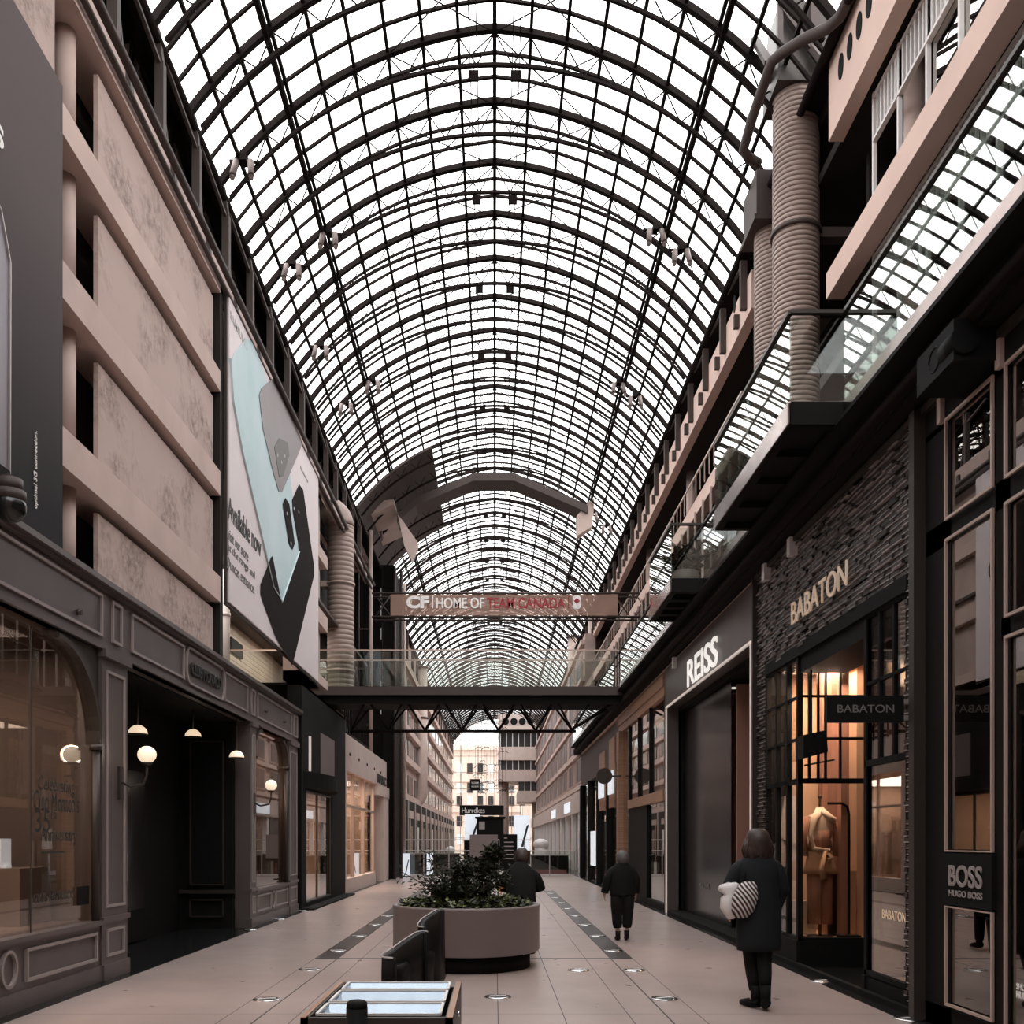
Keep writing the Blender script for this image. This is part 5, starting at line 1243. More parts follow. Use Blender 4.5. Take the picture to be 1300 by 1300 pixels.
# ------------------------------------------------------------------ people
def hand(J, E, root, p, d, side, r=0.012, s=1.0):
    """palm and five curled fingers chained from wrist joint root; d downwards"""
    p = Vector(p); J[root+'palm'] = (tuple(p+Vector((0, 0, -0.06*s))), (0.026*s, 0.014*s)); E.append((root, root+'palm'))
    for i in range(4):
        o = p+Vector((0.012*(0), (i-1.5)*0.020*s, -0.09*s)); l = (0.05, 0.058, 0.054, 0.042)[i]*s
        a, b_, c = root+'f%da' % i, root+'f%db' % i, root+'f%dc' % i
        J[a] = (tuple(o), 0.0085*s); J[b_] = (tuple(o+Vector((side*-0.006, 0, -l*0.6))), 0.008*s); J[c] = (tuple(o+Vector((side*-0.018, 0, -l))), 0.007*s)
        E += [(root+'palm', a), (a, b_), (b_, c)]
    a, b_ = root+'ta', root+'tb'
    J[a] = (tuple(p+Vector((0, 0.034*s, -0.05*s))), 0.009*s); J[b_] = (tuple(p+Vector((side*-0.012, 0.045*s, -0.085*s))), 0.008*s); E += [(root+'palm', a), (a, b_)]
def person(name, cx_, cy_, H, label, arms, legs, lean=0.0, head_dx=0):
    """H body height, standing, facing +y (away from the viewer). arms: list of elbow, wrist offsets; legs: knee, ankle, toe offsets."""
    r = empty(name, (cx_, cy_, 0), label, 'person'); k = H/1.70
    def P(x, y, z): return (cx_+x*k, cy_+y*k, z*k)
    J = {'pelvis': (P(0, 0, 0.93), (0.15*k, 0.10*k)), 'waist': (P(0, 0, 1.08), (0.12*k, 0.09*k)), 'chest': (P(0, 0, 1.26), (0.13*k, 0.085*k)), 'neck': (P(0, 0.0, 1.44), 0.055*k),
         'jaw': (P(head_dx, 0.03, 1.52), (0.065*k, 0.07*k)), 'skull': (P(head_dx, 0.015, 1.60), (0.078*k, 0.092*k)), 'crown': (P(head_dx, 0.0, 1.655), (0.055*k, 0.06*k)),
         'nose': (P(head_dx, 0.115, 1.565), 0.014*k)}
    E = [('pelvis', 'waist'), ('waist', 'chest'), ('chest', 'neck'), ('neck', 'jaw'), ('jaw', 'skull'), ('skull', 'crown'), ('skull', 'nose')]
    for s, nm in ((-1, 'l'), (1, 'r')):
        J['ear'+nm] = (P(head_dx+s*0.085, 0.0, 1.565), 0.015*k); E.append(('skull', 'ear'+nm))
        el, wr_ = arms[nm]; J['sh'+nm] = (P(s*0.165, 0, 1.37), 0.042*k); J['el'+nm] = (P(*el), 0.038*k); J['wr'+nm] = (P(*wr_), 0.030*k)
        E += [('chest', 'sh'+nm), ('sh'+nm, 'el'+nm), ('el'+nm, 'wr'+nm)]
        hand(J, E, 'wr'+nm, J['wr'+nm][0], None, s, s=k)
        kn, an, to = legs[nm]; J['hip'+nm] = (P(s*0.09, 0, 0.86), 0.085*k); J['kn'+nm] = (P(*kn), 0.058*k); J['an'+nm] = (P(*an), 0.038*k); J['to'+nm] = (P(*to), 0.034*k)
        E += [('pelvis', 'hip'+nm), ('hip'+nm, 'kn'+nm), ('kn'+nm, 'an'+nm), ('an'+nm, 'to'+nm)]
    add_mesh(skinmesh(J, E, 'pelvis', 2), 'body', 'skin', r)
    return r, J, k, P
def sleeves(J, k, nms, extra, upto=0.97, cuff=0.045):
    b = MB()
    for nm in nms:
        a, e, w = (Vector(J[x+nm][0]) for x in ('sh', 'el', 'wr'))
        c0 = Vector(J['neck'][0]); c0.z = a.z
        b.tube([a.lerp(c0, 0.35)+Vector((0, 0, 0.0)), a.lerp(c0, 0.08)+Vector((0, 0, -0.02*k)), a.lerp(e, 0.3), a.lerp(e, 0.8), e, e.lerp(w, 0.5), e.lerp(w, upto)], [0.035*k+extra, 0.050*k+extra, 0.062*k+extra, 0.060*k+extra, 0.056*k+extra, 0.05*k+extra, cuff*k+extra], 14)
    return b
def trousers(J, k, P, m, r, upto=0.9, w=1.0):
    b = MB(); b.loft([P(0, 0, 0.80)+(0.16*k, 0.115*k), P(0, 0, 0.95)+(0.165*k, 0.12*k), P(0, 0, 1.04)+(0.145*k, 0.108*k)], 20)
    for nm in 'lr':
        h, kn, an = (Vector(J[x+nm][0]) for x in ('hip', 'kn', 'an'))
        b.tube([h+Vector((0, 0, 0.05)), h.lerp(kn, 0.5), kn, kn.lerp(an, 0.4), kn.lerp(an, upto)], [0.10*k*w, 0.095*k*w, 0.075*k*w, 0.07*k*w, 0.055*k*w], 16)
    b.build('trousers', m, r)
def shoes(J, k, m, r, h=0.09):
    for nm in 'lr':
        an, to = Vector(J['an'+nm][0]), Vector(J['to'+nm][0]); d = (to-an); d.z = 0; d.normalize()
        b = MB(); heel = an-d*0.045*k
        b.tube([heel+Vector((0, 0, -0.03*k)), an+Vector((0, 0, -0.03*k)), an.lerp(to, 0.6)+Vector((0, 0, -0.01)), to+d*0.05*k], [0.042*k, 0.050*k, 0.046*k, 0.028*k], 12)
        b.tube([an+Vector((0, 0, -0.03*k)), an+Vector((0, 0, h*k))], [0.046*k, 0.050*k], 12)
        zmin = 0.004
        b.v = [(v[0], v[1], max(v[2], zmin)) for v in b.v]
        b.build('shoe', m, r)
# woman in the long dark coat
A = {'l': ((-0.27, 0.02, 1.13), (-0.24, 0.16, 0.95)), 'r': ((0.235, 0.02, 1.12), (0.20, 0.12, 0.93))}
Lg = {'l': ((-0.05, 0.08, 0.50), (-0.02, 0.0, 0.085), (-0.09, 0.11, 0.035)), 'r': ((0.055, -0.02, 0.49), (0.03, -0.16, 0.11), (0.06, -0.03, 0.035))}
wm, J, k, P = person('person', 2.43, 8.73, 1.66, 'person in a long dark coat walking away, striped bag under one arm', A, Lg)
b = MB(); c = P(0, 0, 0)
def ring(x, y, z, rx, ry): q = P(x, y, z); return (q[0], q[1], q[2], rx*k, ry*k)
b.loft([ring(0.01, 0, 0.55, 0.205, 0.15), ring(0.01, 0, 0.62, 0.21, 0.155), ring(0.01, 0, 0.85, 0.21, 0.155), ring(0, 0, 1.05, 0.195, 0.145), ring(0, 0, 1.25, 0.205, 0.14), ring(0, 0, 1.36, 0.205, 0.125), ring(0, 0, 1.42, 0.15, 0.10), ring(0, 0, 1.465, 0.08, 0.08), ring(0, 0.01, 1.50, 0.075, 0.08)], 28)
b.build('coat', 'coat_blue', wm)
sleeves(J, k, 'lr', 0.012).build('coat_sleeves', 'coat_blue', wm)
trousers(J, k, P, 'trouser', wm, 0.80, 0.92); shoes(J, k, 'black', wm, 0.13)
b = MB(); rn = random.Random(3)
b.loft([ring(0, -0.03, 1.42, 0.09, 0.06), ring(0, -0.03, 1.47, 0.125, 0.085), ring(0, -0.02, 1.53, 0.13, 0.105), ring(0, -0.01, 1.60, 0.115, 0.115), ring(0, 0, 1.665, 0.095, 0.105), ring(0, 0, 1.70, 0.05, 0.06)], 24)
for i in range(26):
    a = rn.uniform(PI, 2*PI); q0 = P(0.10*math.cos(a), 0.085*math.sin(a), 1.6); q1 = P(0.135*math.cos(a), 0.095*math.sin(a), 1.5); q2 = P(0.125*math.cos(a), 0.09*math.sin(a), 1.41+rn.uniform(-0.03, 0.03))
    b.tube([q0, q1, q2], [0.02, 0.026, 0.012], 7)
b.build('hair', 'hair_brown', wm)
# striped bag, held under left arm
hb = empty('tote_bag', P(-0.2, -0.05, 1.05), 'black and white striped bag held under the arm of the person in the long coat', 'bag')
b = MB(); q = P(-0.17, -0.13, 1.06)
b.loft([(q[0]-0.03, q[1], q[2]-0.19, 0.06, 0.035), (q[0]-0.01, q[1]-0.02, q[2]-0.12, 0.105, 0.055), (q[0]+0.01, q[1]-0.02, q[2], 0.12, 0.06), (q[0]+0.035, q[1]-0.01, q[2]+0.10, 0.085, 0.045), (q[0]+0.045, q[1], q[2]+0.14, 0.05, 0.02)], 20); b.build('bag_body', 'stripes', hb)
b = MB(); b.tube([(q[0]+0.0, q[1], q[2]+0.12), (q[0]+0.03, q[1]+0.06, q[2]+0.27), (q[0]+0.06, q[1]+0.12, q[2]+0.12)], 0.012, 8); b.build('strap', 'black', hb)
hb = empty('shopping_bag', P(-0.3, -0.05, 1.0), 'crumpled white bag sticking out left of the striped bag', 'bag')
b = MB(); q = P(-0.29, -0.08, 1.03)
b.loft([(q[0]+0.02, q[1], q[2]-0.17, 0.03, 0.03), (q[0], q[1], q[2]-0.08, 0.08, 0.045), (q[0]-0.01, q[1], q[2]+0.02, 0.07, 0.05), (q[0]+0.01, q[1], q[2]+0.05, 0.06, 0.035), (q[0]-0.02, q[1]-0.01, q[2]+0.10, 0.085, 0.04), (q[0]+0.0, q[1], q[2]+0.14, 0.09, 0.03), (q[0]+0.02, q[1], q[2]+0.155, 0.05, 0.01)], 18)
rn = random.Random(5); b.v = [(v[0]+rn.uniform(-.008, .008), v[1]+rn.uniform(-.008, .008), v[2]+rn.uniform(-.008, .008)) for v in b.v]
b.build('bag_body', 'bag_white', hb)

# short person in dark jacket
A = {'l': ((-0.29, -0.02, 1.16), (-0.34, 0.03, 0.90)), 'r': ((0.27, 0.0, 1.14), (0.26, 0.05, 0.9))}
Lg = {'l': ((-0.10, 0.04, 0.48), (-0.085, 0.0, 0.085), (-0.10, 0.12, 0.035)), 'r': ((0.10, 0.0, 0.48), (0.075, -0.03, 0.10), (0.085, 0.10, 0.035))}
ps, J, k, P = person('person', 1.98, 14.65, 1.38, 'person in a dark jacket and cropped trousers walking away beyond the planter', A, Lg)
b = MB(); b.loft([ring(0, 0, 0.86, 0.24, 0.16), ring(0, 0, 0.90, 0.25, 0.165), ring(0, 0, 1.1, 0.24, 0.16), ring(0, 0, 1.28, 0.25, 0.16), ring(0, 0, 1.38, 0.22, 0.14), ring(0, 0, 1.45, 0.13, 0.11), ring(0, 0, 1.49, 0.08, 0.09)], 26); b.build('jacket', 'coat_black', ps)
sleeves(J, k, 'lr', 0.02, 0.95, 0.05).build('jacket_sleeves', 'coat_black', ps)
trousers(J, k, P, 'trouser', ps, 0.62, 1.35); shoes(J, k, 'black', ps, 0.10)
b = MB(); b.loft([ring(0, -0.02, 1.47, 0.09, 0.09), ring(0, -0.02, 1.54, 0.125, 0.12), ring(0, -0.01, 1.62, 0.125, 0.125), ring(0, 0, 1.69, 0.09, 0.09), ring(0, 0, 1.72, 0.04, 0.04)], 22); b.build('hair', 'hair_grey', ps)

# seated person on the far side of the planter
sx, sy = 0.36, 12.98
se = empty('person', (sx, sy, 0), 'person in a dark jacket sitting hunched behind the planter', 'person')
J = {'pelvis': ((sx, sy, 0.56), (0.16, 0.13)), 'waist': ((sx, sy+0.02, 0.74), (0.14, 0.11)), 'chest': ((sx, sy+0.08, 0.98), (0.16, 0.11)), 'neck': ((sx+0.01, sy+0.15, 1.15), 0.055),
     'jaw': ((sx+0.02, sy+0.22, 1.21), (0.065, 0.07)), 'skull': ((sx+0.02, sy+0.24, 1.29), (0.078, 0.09)), 'crown': ((sx+0.02, sy+0.23, 1.345), (0.05, 0.055)), 'nose': ((sx+0.02, sy+0.34, 1.24), 0.014)}
E = [('pelvis', 'waist'), ('waist', 'chest'), ('chest', 'neck'), ('neck', 'jaw'), ('jaw', 'skull'), ('skull', 'crown'), ('skull', 'nose')]
for s, nm in ((-1, 'l'), (1, 'r')):
    J['ear'+nm] = ((sx+0.02+s*0.085, sy+0.22, 1.27), 0.015); E.append(('skull', 'ear'+nm))
    J['sh'+nm] = ((sx+s*0.165, sy+0.09, 1.05), 0.042); J['el'+nm] = ((sx+s*0.27, sy+0.16, 0.84), 0.045); J['wr'+nm] = ((sx+s*0.10, sy+0.38, 0.80), 0.03)
    E += [('chest', 'sh'+nm), ('sh'+nm, 'el'+nm), ('el'+nm, 'wr'+nm)]; hand(J, E, 'wr'+nm, J['wr'+nm][0], None, s, s=0.95)
    J['hip'+nm] = ((sx+s*0.10, sy+0.06, 0.54), 0.09); J['kn'+nm] = ((sx+s*0.14, sy+0.46, 0.52), 0.06); J['an'+nm] = ((sx+s*0.14, sy+0.48, 0.10), 0.04); J['to'+nm] = ((sx+s*0.15, sy+0.62, 0.04), 0.035)
    E += [('pelvis', 'hip'+nm), ('hip'+nm, 'kn'+nm), ('kn'+nm, 'an'+nm), ('an'+nm, 'to'+nm)]
ZUP = 0.06
for kk_ in list(J):
    if kk_[:3] not in ('kn'+'l', 'knr', 'anl', 'anr', 'tol', 'tor') and not (kk_[:2] in ('kn', 'an', 'to')):
        p_, r_ = J[kk_]; J[kk_] = ((p_[0], p_[1], p_[2]+ZUP), r_)
add_mesh(skinmesh(J, E, 'pelvis', 2), 'body', 'skin', se)
def lift(b):
    b.v = [(v[0], v[1], v[2]+ZUP) for v in b.v]; return b
b = MB(); b.loft([(sx, sy, 0.46, 0.22, 0.18), (sx, sy, 0.60, 0.215, 0.175), (sx, sy+0.03, 0.8, 0.20, 0.16), (sx, sy+0.08, 0.98, 0.215, 0.15), (sx, sy+0.11, 1.09, 0.18, 0.13), (sx, sy+0.14, 1.17, 0.09, 0.09), (sx, sy+0.15, 1.20, 0.075, 0.08)], 24); lift(b).build('jacket', 'coat_black', se)
sleeves(J, 1.0, 'lr', 0.02).build('jacket_sleeves', 'coat_black', se)
b = MB()
for nm in 'lr':
    h, kn, an = (Vector(J[x+nm][0]) for x in ('hip', 'kn', 'an')); b.tube([h, h.lerp(kn, 0.5), kn, kn.lerp(an, 0.05), kn.lerp(an, 0.5), kn.lerp(an, 0.9)], [0.105, 0.095, 0.08, 0.078, 0.07, 0.06], 14)
b.build('trousers', 'trouser', se); shoes(J, 1.0, 'black', se)
b = MB(); b.loft([(sx+0.02, sy+0.17, 1.17, 0.08, 0.07), (sx+0.02, sy+0.19, 1.25, 0.105, 0.10), (sx+0.02, sy+0.21, 1.33, 0.098, 0.10), (sx+0.02, sy+0.22, 1.385, 0.05, 0.06)], 20); lift(b).build('hair', 'hair_brown', se)
b = MB(); b.loft([(sx, sy+0.05, 0.0, 0.20, 0.20), (sx, sy+0.05, 0.03, 0.20, 0.20), (sx, sy+0.05, 0.42, 0.24, 0.24), (sx, sy+0.05, 0.47, 0.24, 0.24)], 28); b.build('stool', 'leather', label='low round black stool under the hunched seated person', cat='stool')

# ------------------------------------------------------------------ far end: railing, kiosks, signs
gl = empty('glass_balustrade', (0, 41.3, 0), 'low glass balustrade across the floor at the far end of the tiled walk', 'balustrade')
b = MB(); b.box(-4.2, 3.5, 41.28, 41.34, 1.08, 1.12); b.box(-3.9, 1.6, 41.28, 41.32, 1.55, 1.60); b.box(-4.2, 3.5, 41.28, 41.34, 0.02, 0.08); b.build('handrail', 'white_paint', gl)
for i in range(7):
    a = -4.2+1.1*i; b = MB(); b.box(a+0.02, a+1.08, 41.30, 41.31, 0.08, 1.08); b.build('glass_panel', 'clear_glass', gl)
for i in range(8):
    a = -4.2+1.1*i; b = MB(); b.box(a-0.02, a+0.02, 41.28, 41.33, 0, 1.6 if i < 6 else 1.1); b.build('post', 'grey_letter', gl)
def counter(x0, x1, y, z, label, m='soft_black'):
    r = empty('counter', ((x0+x1)/2, y, 0), label, 'counter', 'low dark counters behind the far balustrade')
    b = MB(); b.box(x0, x1, y, y+0.7, 0, z-0.05); b.build('body', m, r)
    b = MB(); b.box(x0-0.03, x1+0.03, y-0.04, y+0.74, z-0.05, z); b.build('top', 'taupe_line', r)
    return r
counter(-4.15, -1.6, 42.2, 0.98, 'low dark counter behind the far balustrade, left of the shrub', 'soft_black')
counter(-1.4, 0.1, 42.6, 0.90, 'low dark counter behind the far balustrade, hidden partly by the shrub', 'soft_black')
counter(0.4, 1.5, 42.3, 0.95, 'low dark counter behind the far balustrade, right of the seated person', 'bronze_dark')
counter(1.65, 3.3, 42.2, 0.92, 'wide black counter with red foot behind the far balustrade at the right', 'black')
b = MB(); b.box(1.7, 3.2, 42.1, 42.18, 0.05, 0.25); b.build('crate_panel', 'red_box', label='red panel at the foot of the wide black counter', cat='panel')
rn = random.Random(11); i = 0; cols = ['shelf_mix', 'stone_light', 'red_box', 'pale_wood', 'phone_grey']
desc = ['tan', 'cream', 'red', 'pale wood-coloured', 'grey']
for i in range(5):
    x = 0.5+0.17*i; h = (0.30, 0.36, 0.25, 0.33, 0.28)[i]
    b = MB(); b.box(x, x+0.10, 42.15, 42.28, 0.0, h+0.3); b.build('upright_box', cols[i], label='%s upright box in the row before the counter right of the seated person' % desc[i], cat='box', group='boxes at the far counters')
b = MB(); b.sphere((-2.0+0.0, 42.5, 1.12), 0.22, 18, 10, sz=0.8); b.build('white_dome', 'white_paint', label='pale dome object on the far counter left of the shrub', cat='dome')
b = MB(); b.sphere((2.45, 50, 1.35), 0.42, 18, 10, sz=0.7); b.cyl((2.45, 50, 0), (2.45, 50, 1.3), 0.35, 16); b.build('white_dome', 'white_paint', label='pale domed drum in front of the far right shopfronts', cat='dome')
def board(x0, x1, y, z0, z1, m, label, lines=(), lm='white_letter', cat='sign'):
    r = empty('sign_board', ((x0+x1)/2, y, 0), label, cat)
    b = MB(); b.box(x0, x1, y, y+0.08, z0, z1); p = b.build('panel', m, r)
    b = MB(); b.box((x0+x1)/2-0.05, (x0+x1)/2+0.05, y+0.02, y+0.06, 0, z0); b.box((x0+x1)/2-0.25, (x0+x1)/2+0.25, y-0.1, y+0.2, 0, 0.04); b.build('stand', 'soft_black', r)
    for (t, a, c, w, h) in lines: text(t, (a, y-0.01, c), w, h, 'F', lm, p, 'lettering', 0.008)
    return r
board(-0.98, 0.12, 40.2-3, 0.85, 1.78, 'planter', 'taupe directory board behind the shrub', ())
r = board(0.18, 0.82, 34.5, 0.45, 1.78, 'black', 'black menu board with white lines behind the seated person')
b = MB()
for i in range(6): b.box(0.34, 0.34+(0.34 if i else 0.12), 34.485, 34.5, 1.62-0.15*i, 1.655-0.15*i)
b.build('menu_lines', 'grey_letter', r)
def poster(x0, x1, y, z0, z1, label):
    r = empty('lit_poster', ((x0+x1)/2, y, 0), label, 'poster'); b = MB(); b.box(x0, x1, y, y+0.1, z0, z1); b.build('panel', 'screen', r)
    b = MB(); w = x1-x0; h = z1-z0
    b.prism([(x0+w*.45, y-0.01, z0+h*.1), (x0+w*.6, y-0.01, z0+h*.1), (x0+w*.95, y-0.01, z0+h*.75), (x0+w*.8, y-0.01, z0+h*.7)], (0, 0.01, 0)); b.build('printed_figure', 'dark_letter', r)
    b = MB(); b.box(x0-0.05, x1+0.05, y+0.01, y+0.12, 0, z0); b.build('foot', 'soft_black', r)
poster(1.25, 2.3, 62, 0.9, 3.2, 'white lit poster with dark figure right of the black kiosk')
poster(-1.9, -0.95, 60, 1.6, 3.2, 'white lit poster with dark figure left of the black kiosk')
poster(-3.95, -3.6, 40.0, 0.05, 1.0, 'narrow lit screen at the far end of the beige shop')
poster(-3.9+0.95, -3.0+0.32, 41.9-0.9, 0.05, 1.0, 'lit screen standing against the far balustrade')
kk = empty('kiosk', (0, 58, 0), 'black kiosk in the middle of the arcade far beyond the balustrade', 'kiosk')
b = MB(); b.box(-1.1, 0.55, 57.5, 59.5, 0, 2.95); b.box(-1.2, 0.65, 57.4, 59.6, 2.9, 3.0); b.build('body', 'soft_black', kk)
b = MB(); b.box(-0.95, -0.6, 57.46, 57.5, 2.2, 2.7); b.build('screen', 'grey_letter', kk)
sg = empty('hanging_sign', (-1.2, 62, 3.3), 'white lettered shop sign above the left lit poster', 'sign')
text('Hurrdkes', (-2.15, 62, 3.35), 1.5, 0.35, 'F', 'white_letter', sg); b = MB(); b.box(-2.3, 0.6, 62.05, 62.15, 3.2, 3.85); b.bar((-2.2, 62.1, 3.85), (-2.2, 62.1, 12.6), 0.02); b.bar((0.5, 62.1, 3.85), (0.5, 62.1, 14), 0.02); b.build('panel', 'soft_black', sg)
sg = empty('hanging_sign', (-3.2, 90, 5.5), 'small black square sign hanging before the glazed end wall', 'sign')
b = MB(); b.box(-2.35, -1.35, 90, 90.1, 6.3, 7.4); b.bar((-1.85, 90, 7.4), (-1.85, 90, 14.5), 0.03); b.build('panel', 'black', sg)
text('store', (-2.2, 89.98, 6.95), 0.7, 0.2, 'F', 'white_letter', sg); text('space', (-2.2, 89.98, 6.55), 0.7, 0.2, 'F', 'white_letter', sg)
# balloon-like flock of thin birds: mobile made of small arcs before the end wall
r = empty('bird_mobile', (0, 88, 9), 'mobile of small dark bird shapes hanging before the glazed end wall', 'mobile')
b = MB(); rn = random.Random(4)
for i in range(34):
    x = rn.uniform(-1.6, 1.0); z = rn.uniform(5.5, 13); s = rn.uniform(0.25, 0.55)
    b.tube([(x-s, 88+rn.uniform(-2, 2), z-0.12), (x-s*0.4, 88, z+0.06), (x, 88, z), (x+s*0.4, 88, z+0.08), (x+s, 88, z-0.1)], 0.03, 5)
b.build('bird', 'dark_letter', r, kind='stuff')
b = MB()
for i in range(10): b.cyl((-1.5+0.28*i, 88, 6+0.4*(i % 3)), (-1.5+0.28*i, 88, 15.3-0.37*abs(-1.5+0.28*i)), 0.012, 4)
b.build('wire', 'steel', r)

# far walls, ground level
b = MB(); b.box(-4.4, -4.8, 38.5, 104, 0, 3.6); o = b.build('shop_row', 'dark_wall', wl)
for i in range(15):
    b = MB(); y0 = 39.5+4.2*i; b.box(-4.36, -4.42, y0, y0+0.25, 0, 3.6); b.box(-4.34, -4.42, y0+0.6, y0+2.6, 2.7, 3.1, 0); b.box(-4.34, -4.40, y0+1.0, y0+1.1, 0, 2.7); b.build('shop_pier', 'beige_metal' if i % 2 else 'stone_light', wl)
    b = MB(); b.box(-4.36, -4.41, y0+1.6, y0+2.4, 0.6, 2.3); b.build('shop_display', 'shelf_mix' if i % 3 else 'white_paint', wl)
b = MB(); b.box(4.3, 4.8, 45, 104, 3.9, 11.4); b.build('facade_panel', 'concrete', wr)
for i in range(12):
    for z in (4.4, 6.1, 7.8, 9.5):
        b = MB(); b.box(4.22, 4.3, 46+4.6*i, 49.2+4.6*i, z, z+1.25); f = b.build('window_frame', 'beige_metal', wr)
        b = MB(); b.box(4.19, 4.22, 46.15+4.6*i, 47.5+4.6*i, z+0.1, z+1.15); b.box(4.19, 4.22, 47.7+4.6*i, 49.05+4.6*i, z+0.1, z+1.15); b.build('window_pane', 'phone_grey', f)
for z in (4.05, 5.75, 7.45, 9.15, 10.9):
    b = MB(); b.box(4.1, 4.3, 45, 104, z, z+0.22); b.build('ledge', 'beam', wr)
b = MB(); b.box(4.0, 4.5, 42, 104, 2.9, 3.9); b.box(4.3, 4.5, 42, 104, 0, 2.9); b.build('shop_row', 'stone_light', wr)
for i in range(14):
    b = MB(); y0 = 42.5+4.2*i; b.box(4.22, 4.3, y0, y0+2.4, 0.05, 2.8); b.build('shop_opening', 'window_dark' if i % 2 else 'shelf_mix', wr)
    b = MB(); b.box(4.05, 4.3, y0+2.8, y0+3.2, 0, 2.9); b.build('shop_pier', 'white_paint', wr)
b = MB(); b.box(3.96, 4.0, 50, 54, 3.05, 3.6); b.box(3.96, 4.0, 62, 66, 3.05, 3.6); b.build('lit_fascia', 'screen', wr)
# far-right white framed window near the footbridge
wn = empty('window_1', (5.5, 44, 7), kind='structure')
b = MB(); Y = 44.8
b.box(4.95, 7.0, Y, Y+0.05, 4.0, 12.0); b.build('wall', 'dark_wall', wn)
b = MB()
for z in (10.1, 9.35, 6.9): b.box(4.95, 7.0, Y-0.06, Y, z, z+0.14)
for x in (5.0, 6.05, 6.9): b.box(x, x+0.1, Y-0.06, Y, 7.0, 10.2)
b.box(4.95, 7.0, Y-0.5, Y, 6.4, 6.9); b.build('frame', 'white_paint', wn)

# office slab at the end
of = empty('office_block', (3, 98, 0), 'white banded office block with round openings at the far end', 'building')
x0, x1 = 0.35, 5.4
b = MB()
zz = lambda py, Y=96.0: 1.55+(1067-py)*Y/1200
for t, bt in ((930, 907), (965, 948), (992, 977)): b.box(x0, x1, 96, 103, zz(t), zz(bt))
b.box(x0+2.0, x1, 96, 103, zz(1018), zz(1004)); b.build('spandrel', 'stone_light', of)
b = MB(); b.box(x0+0.1, x1, 96.3, 102.8, zz(1018), zz(930)) if False else None
for t, bt in ((948, 930), (977, 965)): b.box(x0+0.1, x1, 96.4, 102.8, zz(t), zz(bt))
b.box(x0+2.1, x1, 96.4, 102.8, zz(1004), zz(992)); b.build('window_band', 'window_dark', of)
b = MB()
for t, bt in ((948, 930), (977, 965), (1004, 992)):
    for i in range(9):
        x = x0+0.2+i*0.62
        if t == 1004 and x < x0+2.1: continue
        b.box(x, x+0.07, 96.32, 96.4, zz(t), zz(bt))
b.build('mullion', 'white_paint', of)
for i in range(4):
    b = MB(); b.cyl((x0+0.75+0.85*i, 95.95, zz(916)), (x0+0.75+0.85*i, 96.0, zz(916)), 0.36, 18); b.build('round_opening', 'black', of)
for x in (0.95, 4.35):
    b = MB(); b.cyl((x, 97.5, 0), (x, 97.5, zz(1018 if x > 2 else 992)), 0.5, 18); b.build('column', 'duct', of)
# glazed end wall
ew = empty('window_2', (0, 104, 0), kind='structure')
b = MB()
for i in range(11): b.box(-4.7+0.94*i-0.03, -4.7+0.94*i+0.03, 104, 104.1, 0, 15)
for j in range(9): b.box(-4.7, 4.7, 104, 104.1, 1.8*j, 1.8*j+0.06)
b.build('mullions', 'beige_metal', ew)
b = MB(); b.box(-4.7, 4.7, 104.04, 104.06, 0, 15.2); b.build('glass', 'clear_glass', ew)
st = empty('street_building', (-4, 122, 0), 'pink stone street building seen through the glazed end wall', 'building')
b = MB(); b.box(-16, 3.5, 122, 130, -1, 13.5); b.box(-16, 3.5, 121.6, 122, 5.2, 5.5); b.box(-16, 3.5, 121.6, 122, 9.1, 9.6); b.box(-16, 3.5, 121.4, 122, 13.2, 13.8); b.build('wall', 'pink_stone', st)
for i in range(9):
    for z in (1.0, 3.4, 6.0, 7.7, 10.2):
        b = MB(); b.box(-7.6+1.35*i, -6.9+1.35*i, 121.9, 122, z, z+1.3); b.build('window', 'window_dark' if (i+int(z)) % 3 else 'white_paint', st)
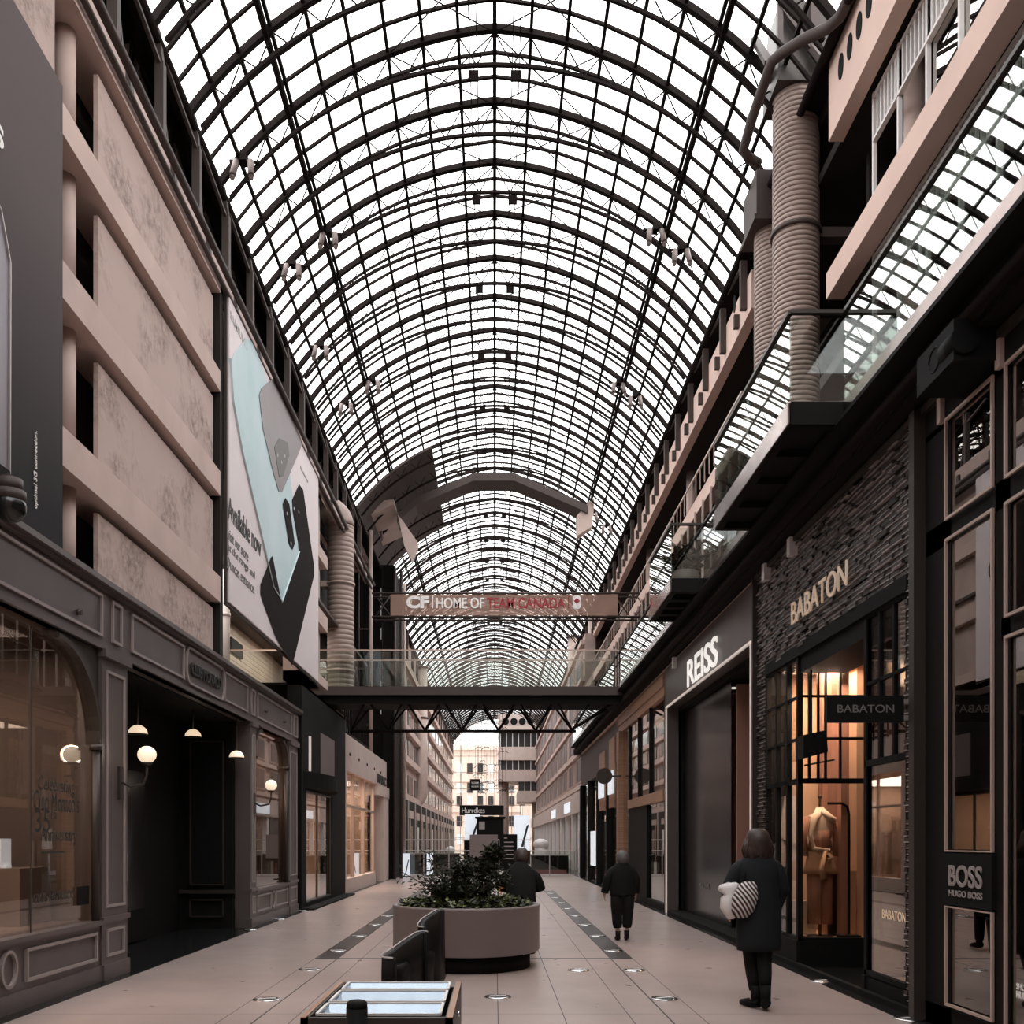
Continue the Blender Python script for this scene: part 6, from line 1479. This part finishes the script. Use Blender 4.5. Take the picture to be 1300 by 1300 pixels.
b = MB(); b.box(-16, 16, 104.1, 140, -0.1, -0.02); b.build('ground', 'stone_light', kind='structure')
b = MB(); b.box(3.8, 14, 128, 138, -1, 16); b.build('distant_tower', 'stone_light', label='pale tower behind the street building beyond the end wall', cat='building')

# ------------------------------------------------------------------ enclosing structure out of view (behind the viewer and outer sides)
b = MB(); b.box(-9, 9, -4.2, -4.0, 0, 12.6); b.build('wall_rear', 'concrete', kind='structure')
b = MB(); b.box(-9.0, -8.8, -4, 104, 0, 12.6); b.box(-8.8, -4.93, -4, 104, 12.3, 12.6); b.build('wall_outer', 'concrete', kind='structure')

# ------------------------------------------------------------------ world, light, camera
w = bpy.data.worlds.new('sky'); scene.world = w; w.use_nodes = True
n = w.node_tree.nodes; l = w.node_tree.links
bg = n['Background']; tc = n.new('ShaderNodeTexCoord'); ns = n.new('ShaderNodeTexNoise'); ns.inputs['Scale'].default_value = 2.0; ns.inputs['Detail'].default_value = 4
rp = n.new('ShaderNodeValToRGB'); rp.color_ramp.elements[0].position = 0.3; rp.color_ramp.elements[1].position = 0.75
rp.color_ramp.elements[0].color = (0.86, 0.88, 0.91, 1); rp.color_ramp.elements[1].color = (1.0, 0.975, 0.95, 1)
l.new(tc.outputs['Generated'], ns.inputs['Vector']); l.new(ns.outputs['Fac'], rp.inputs['Fac']); l.new(rp.outputs['Color'], bg.inputs['Color'])
bg.inputs['Strength'].default_value = 2.6
cam = bpy.data.cameras.new('camera'); co = bpy.data.objects.new('camera', cam); COL.objects.link(co)
co.location = (0, 0, 1.55); co.rotation_euler = (PI/2, 0, 0)
cam.sensor_width = 36; cam.lens = 36*1200/1300; cam.shift_x = 22/1300; cam.shift_y = 417/1300; cam.clip_end = 400; cam.clip_start = 0.05
scene.camera = co
vs = scene.view_settings
vs.view_transform = 'Standard'; vs.look = 'None'; vs.gamma = 1; vs.exposure = 0.9; vs.use_curve_mapping = False
scene.cycles.max_bounces = 10; scene.cycles.transparent_max_bounces = 24; scene.cycles.glossy_bounces = 5; scene.cycles.diffuse_bounces = 4
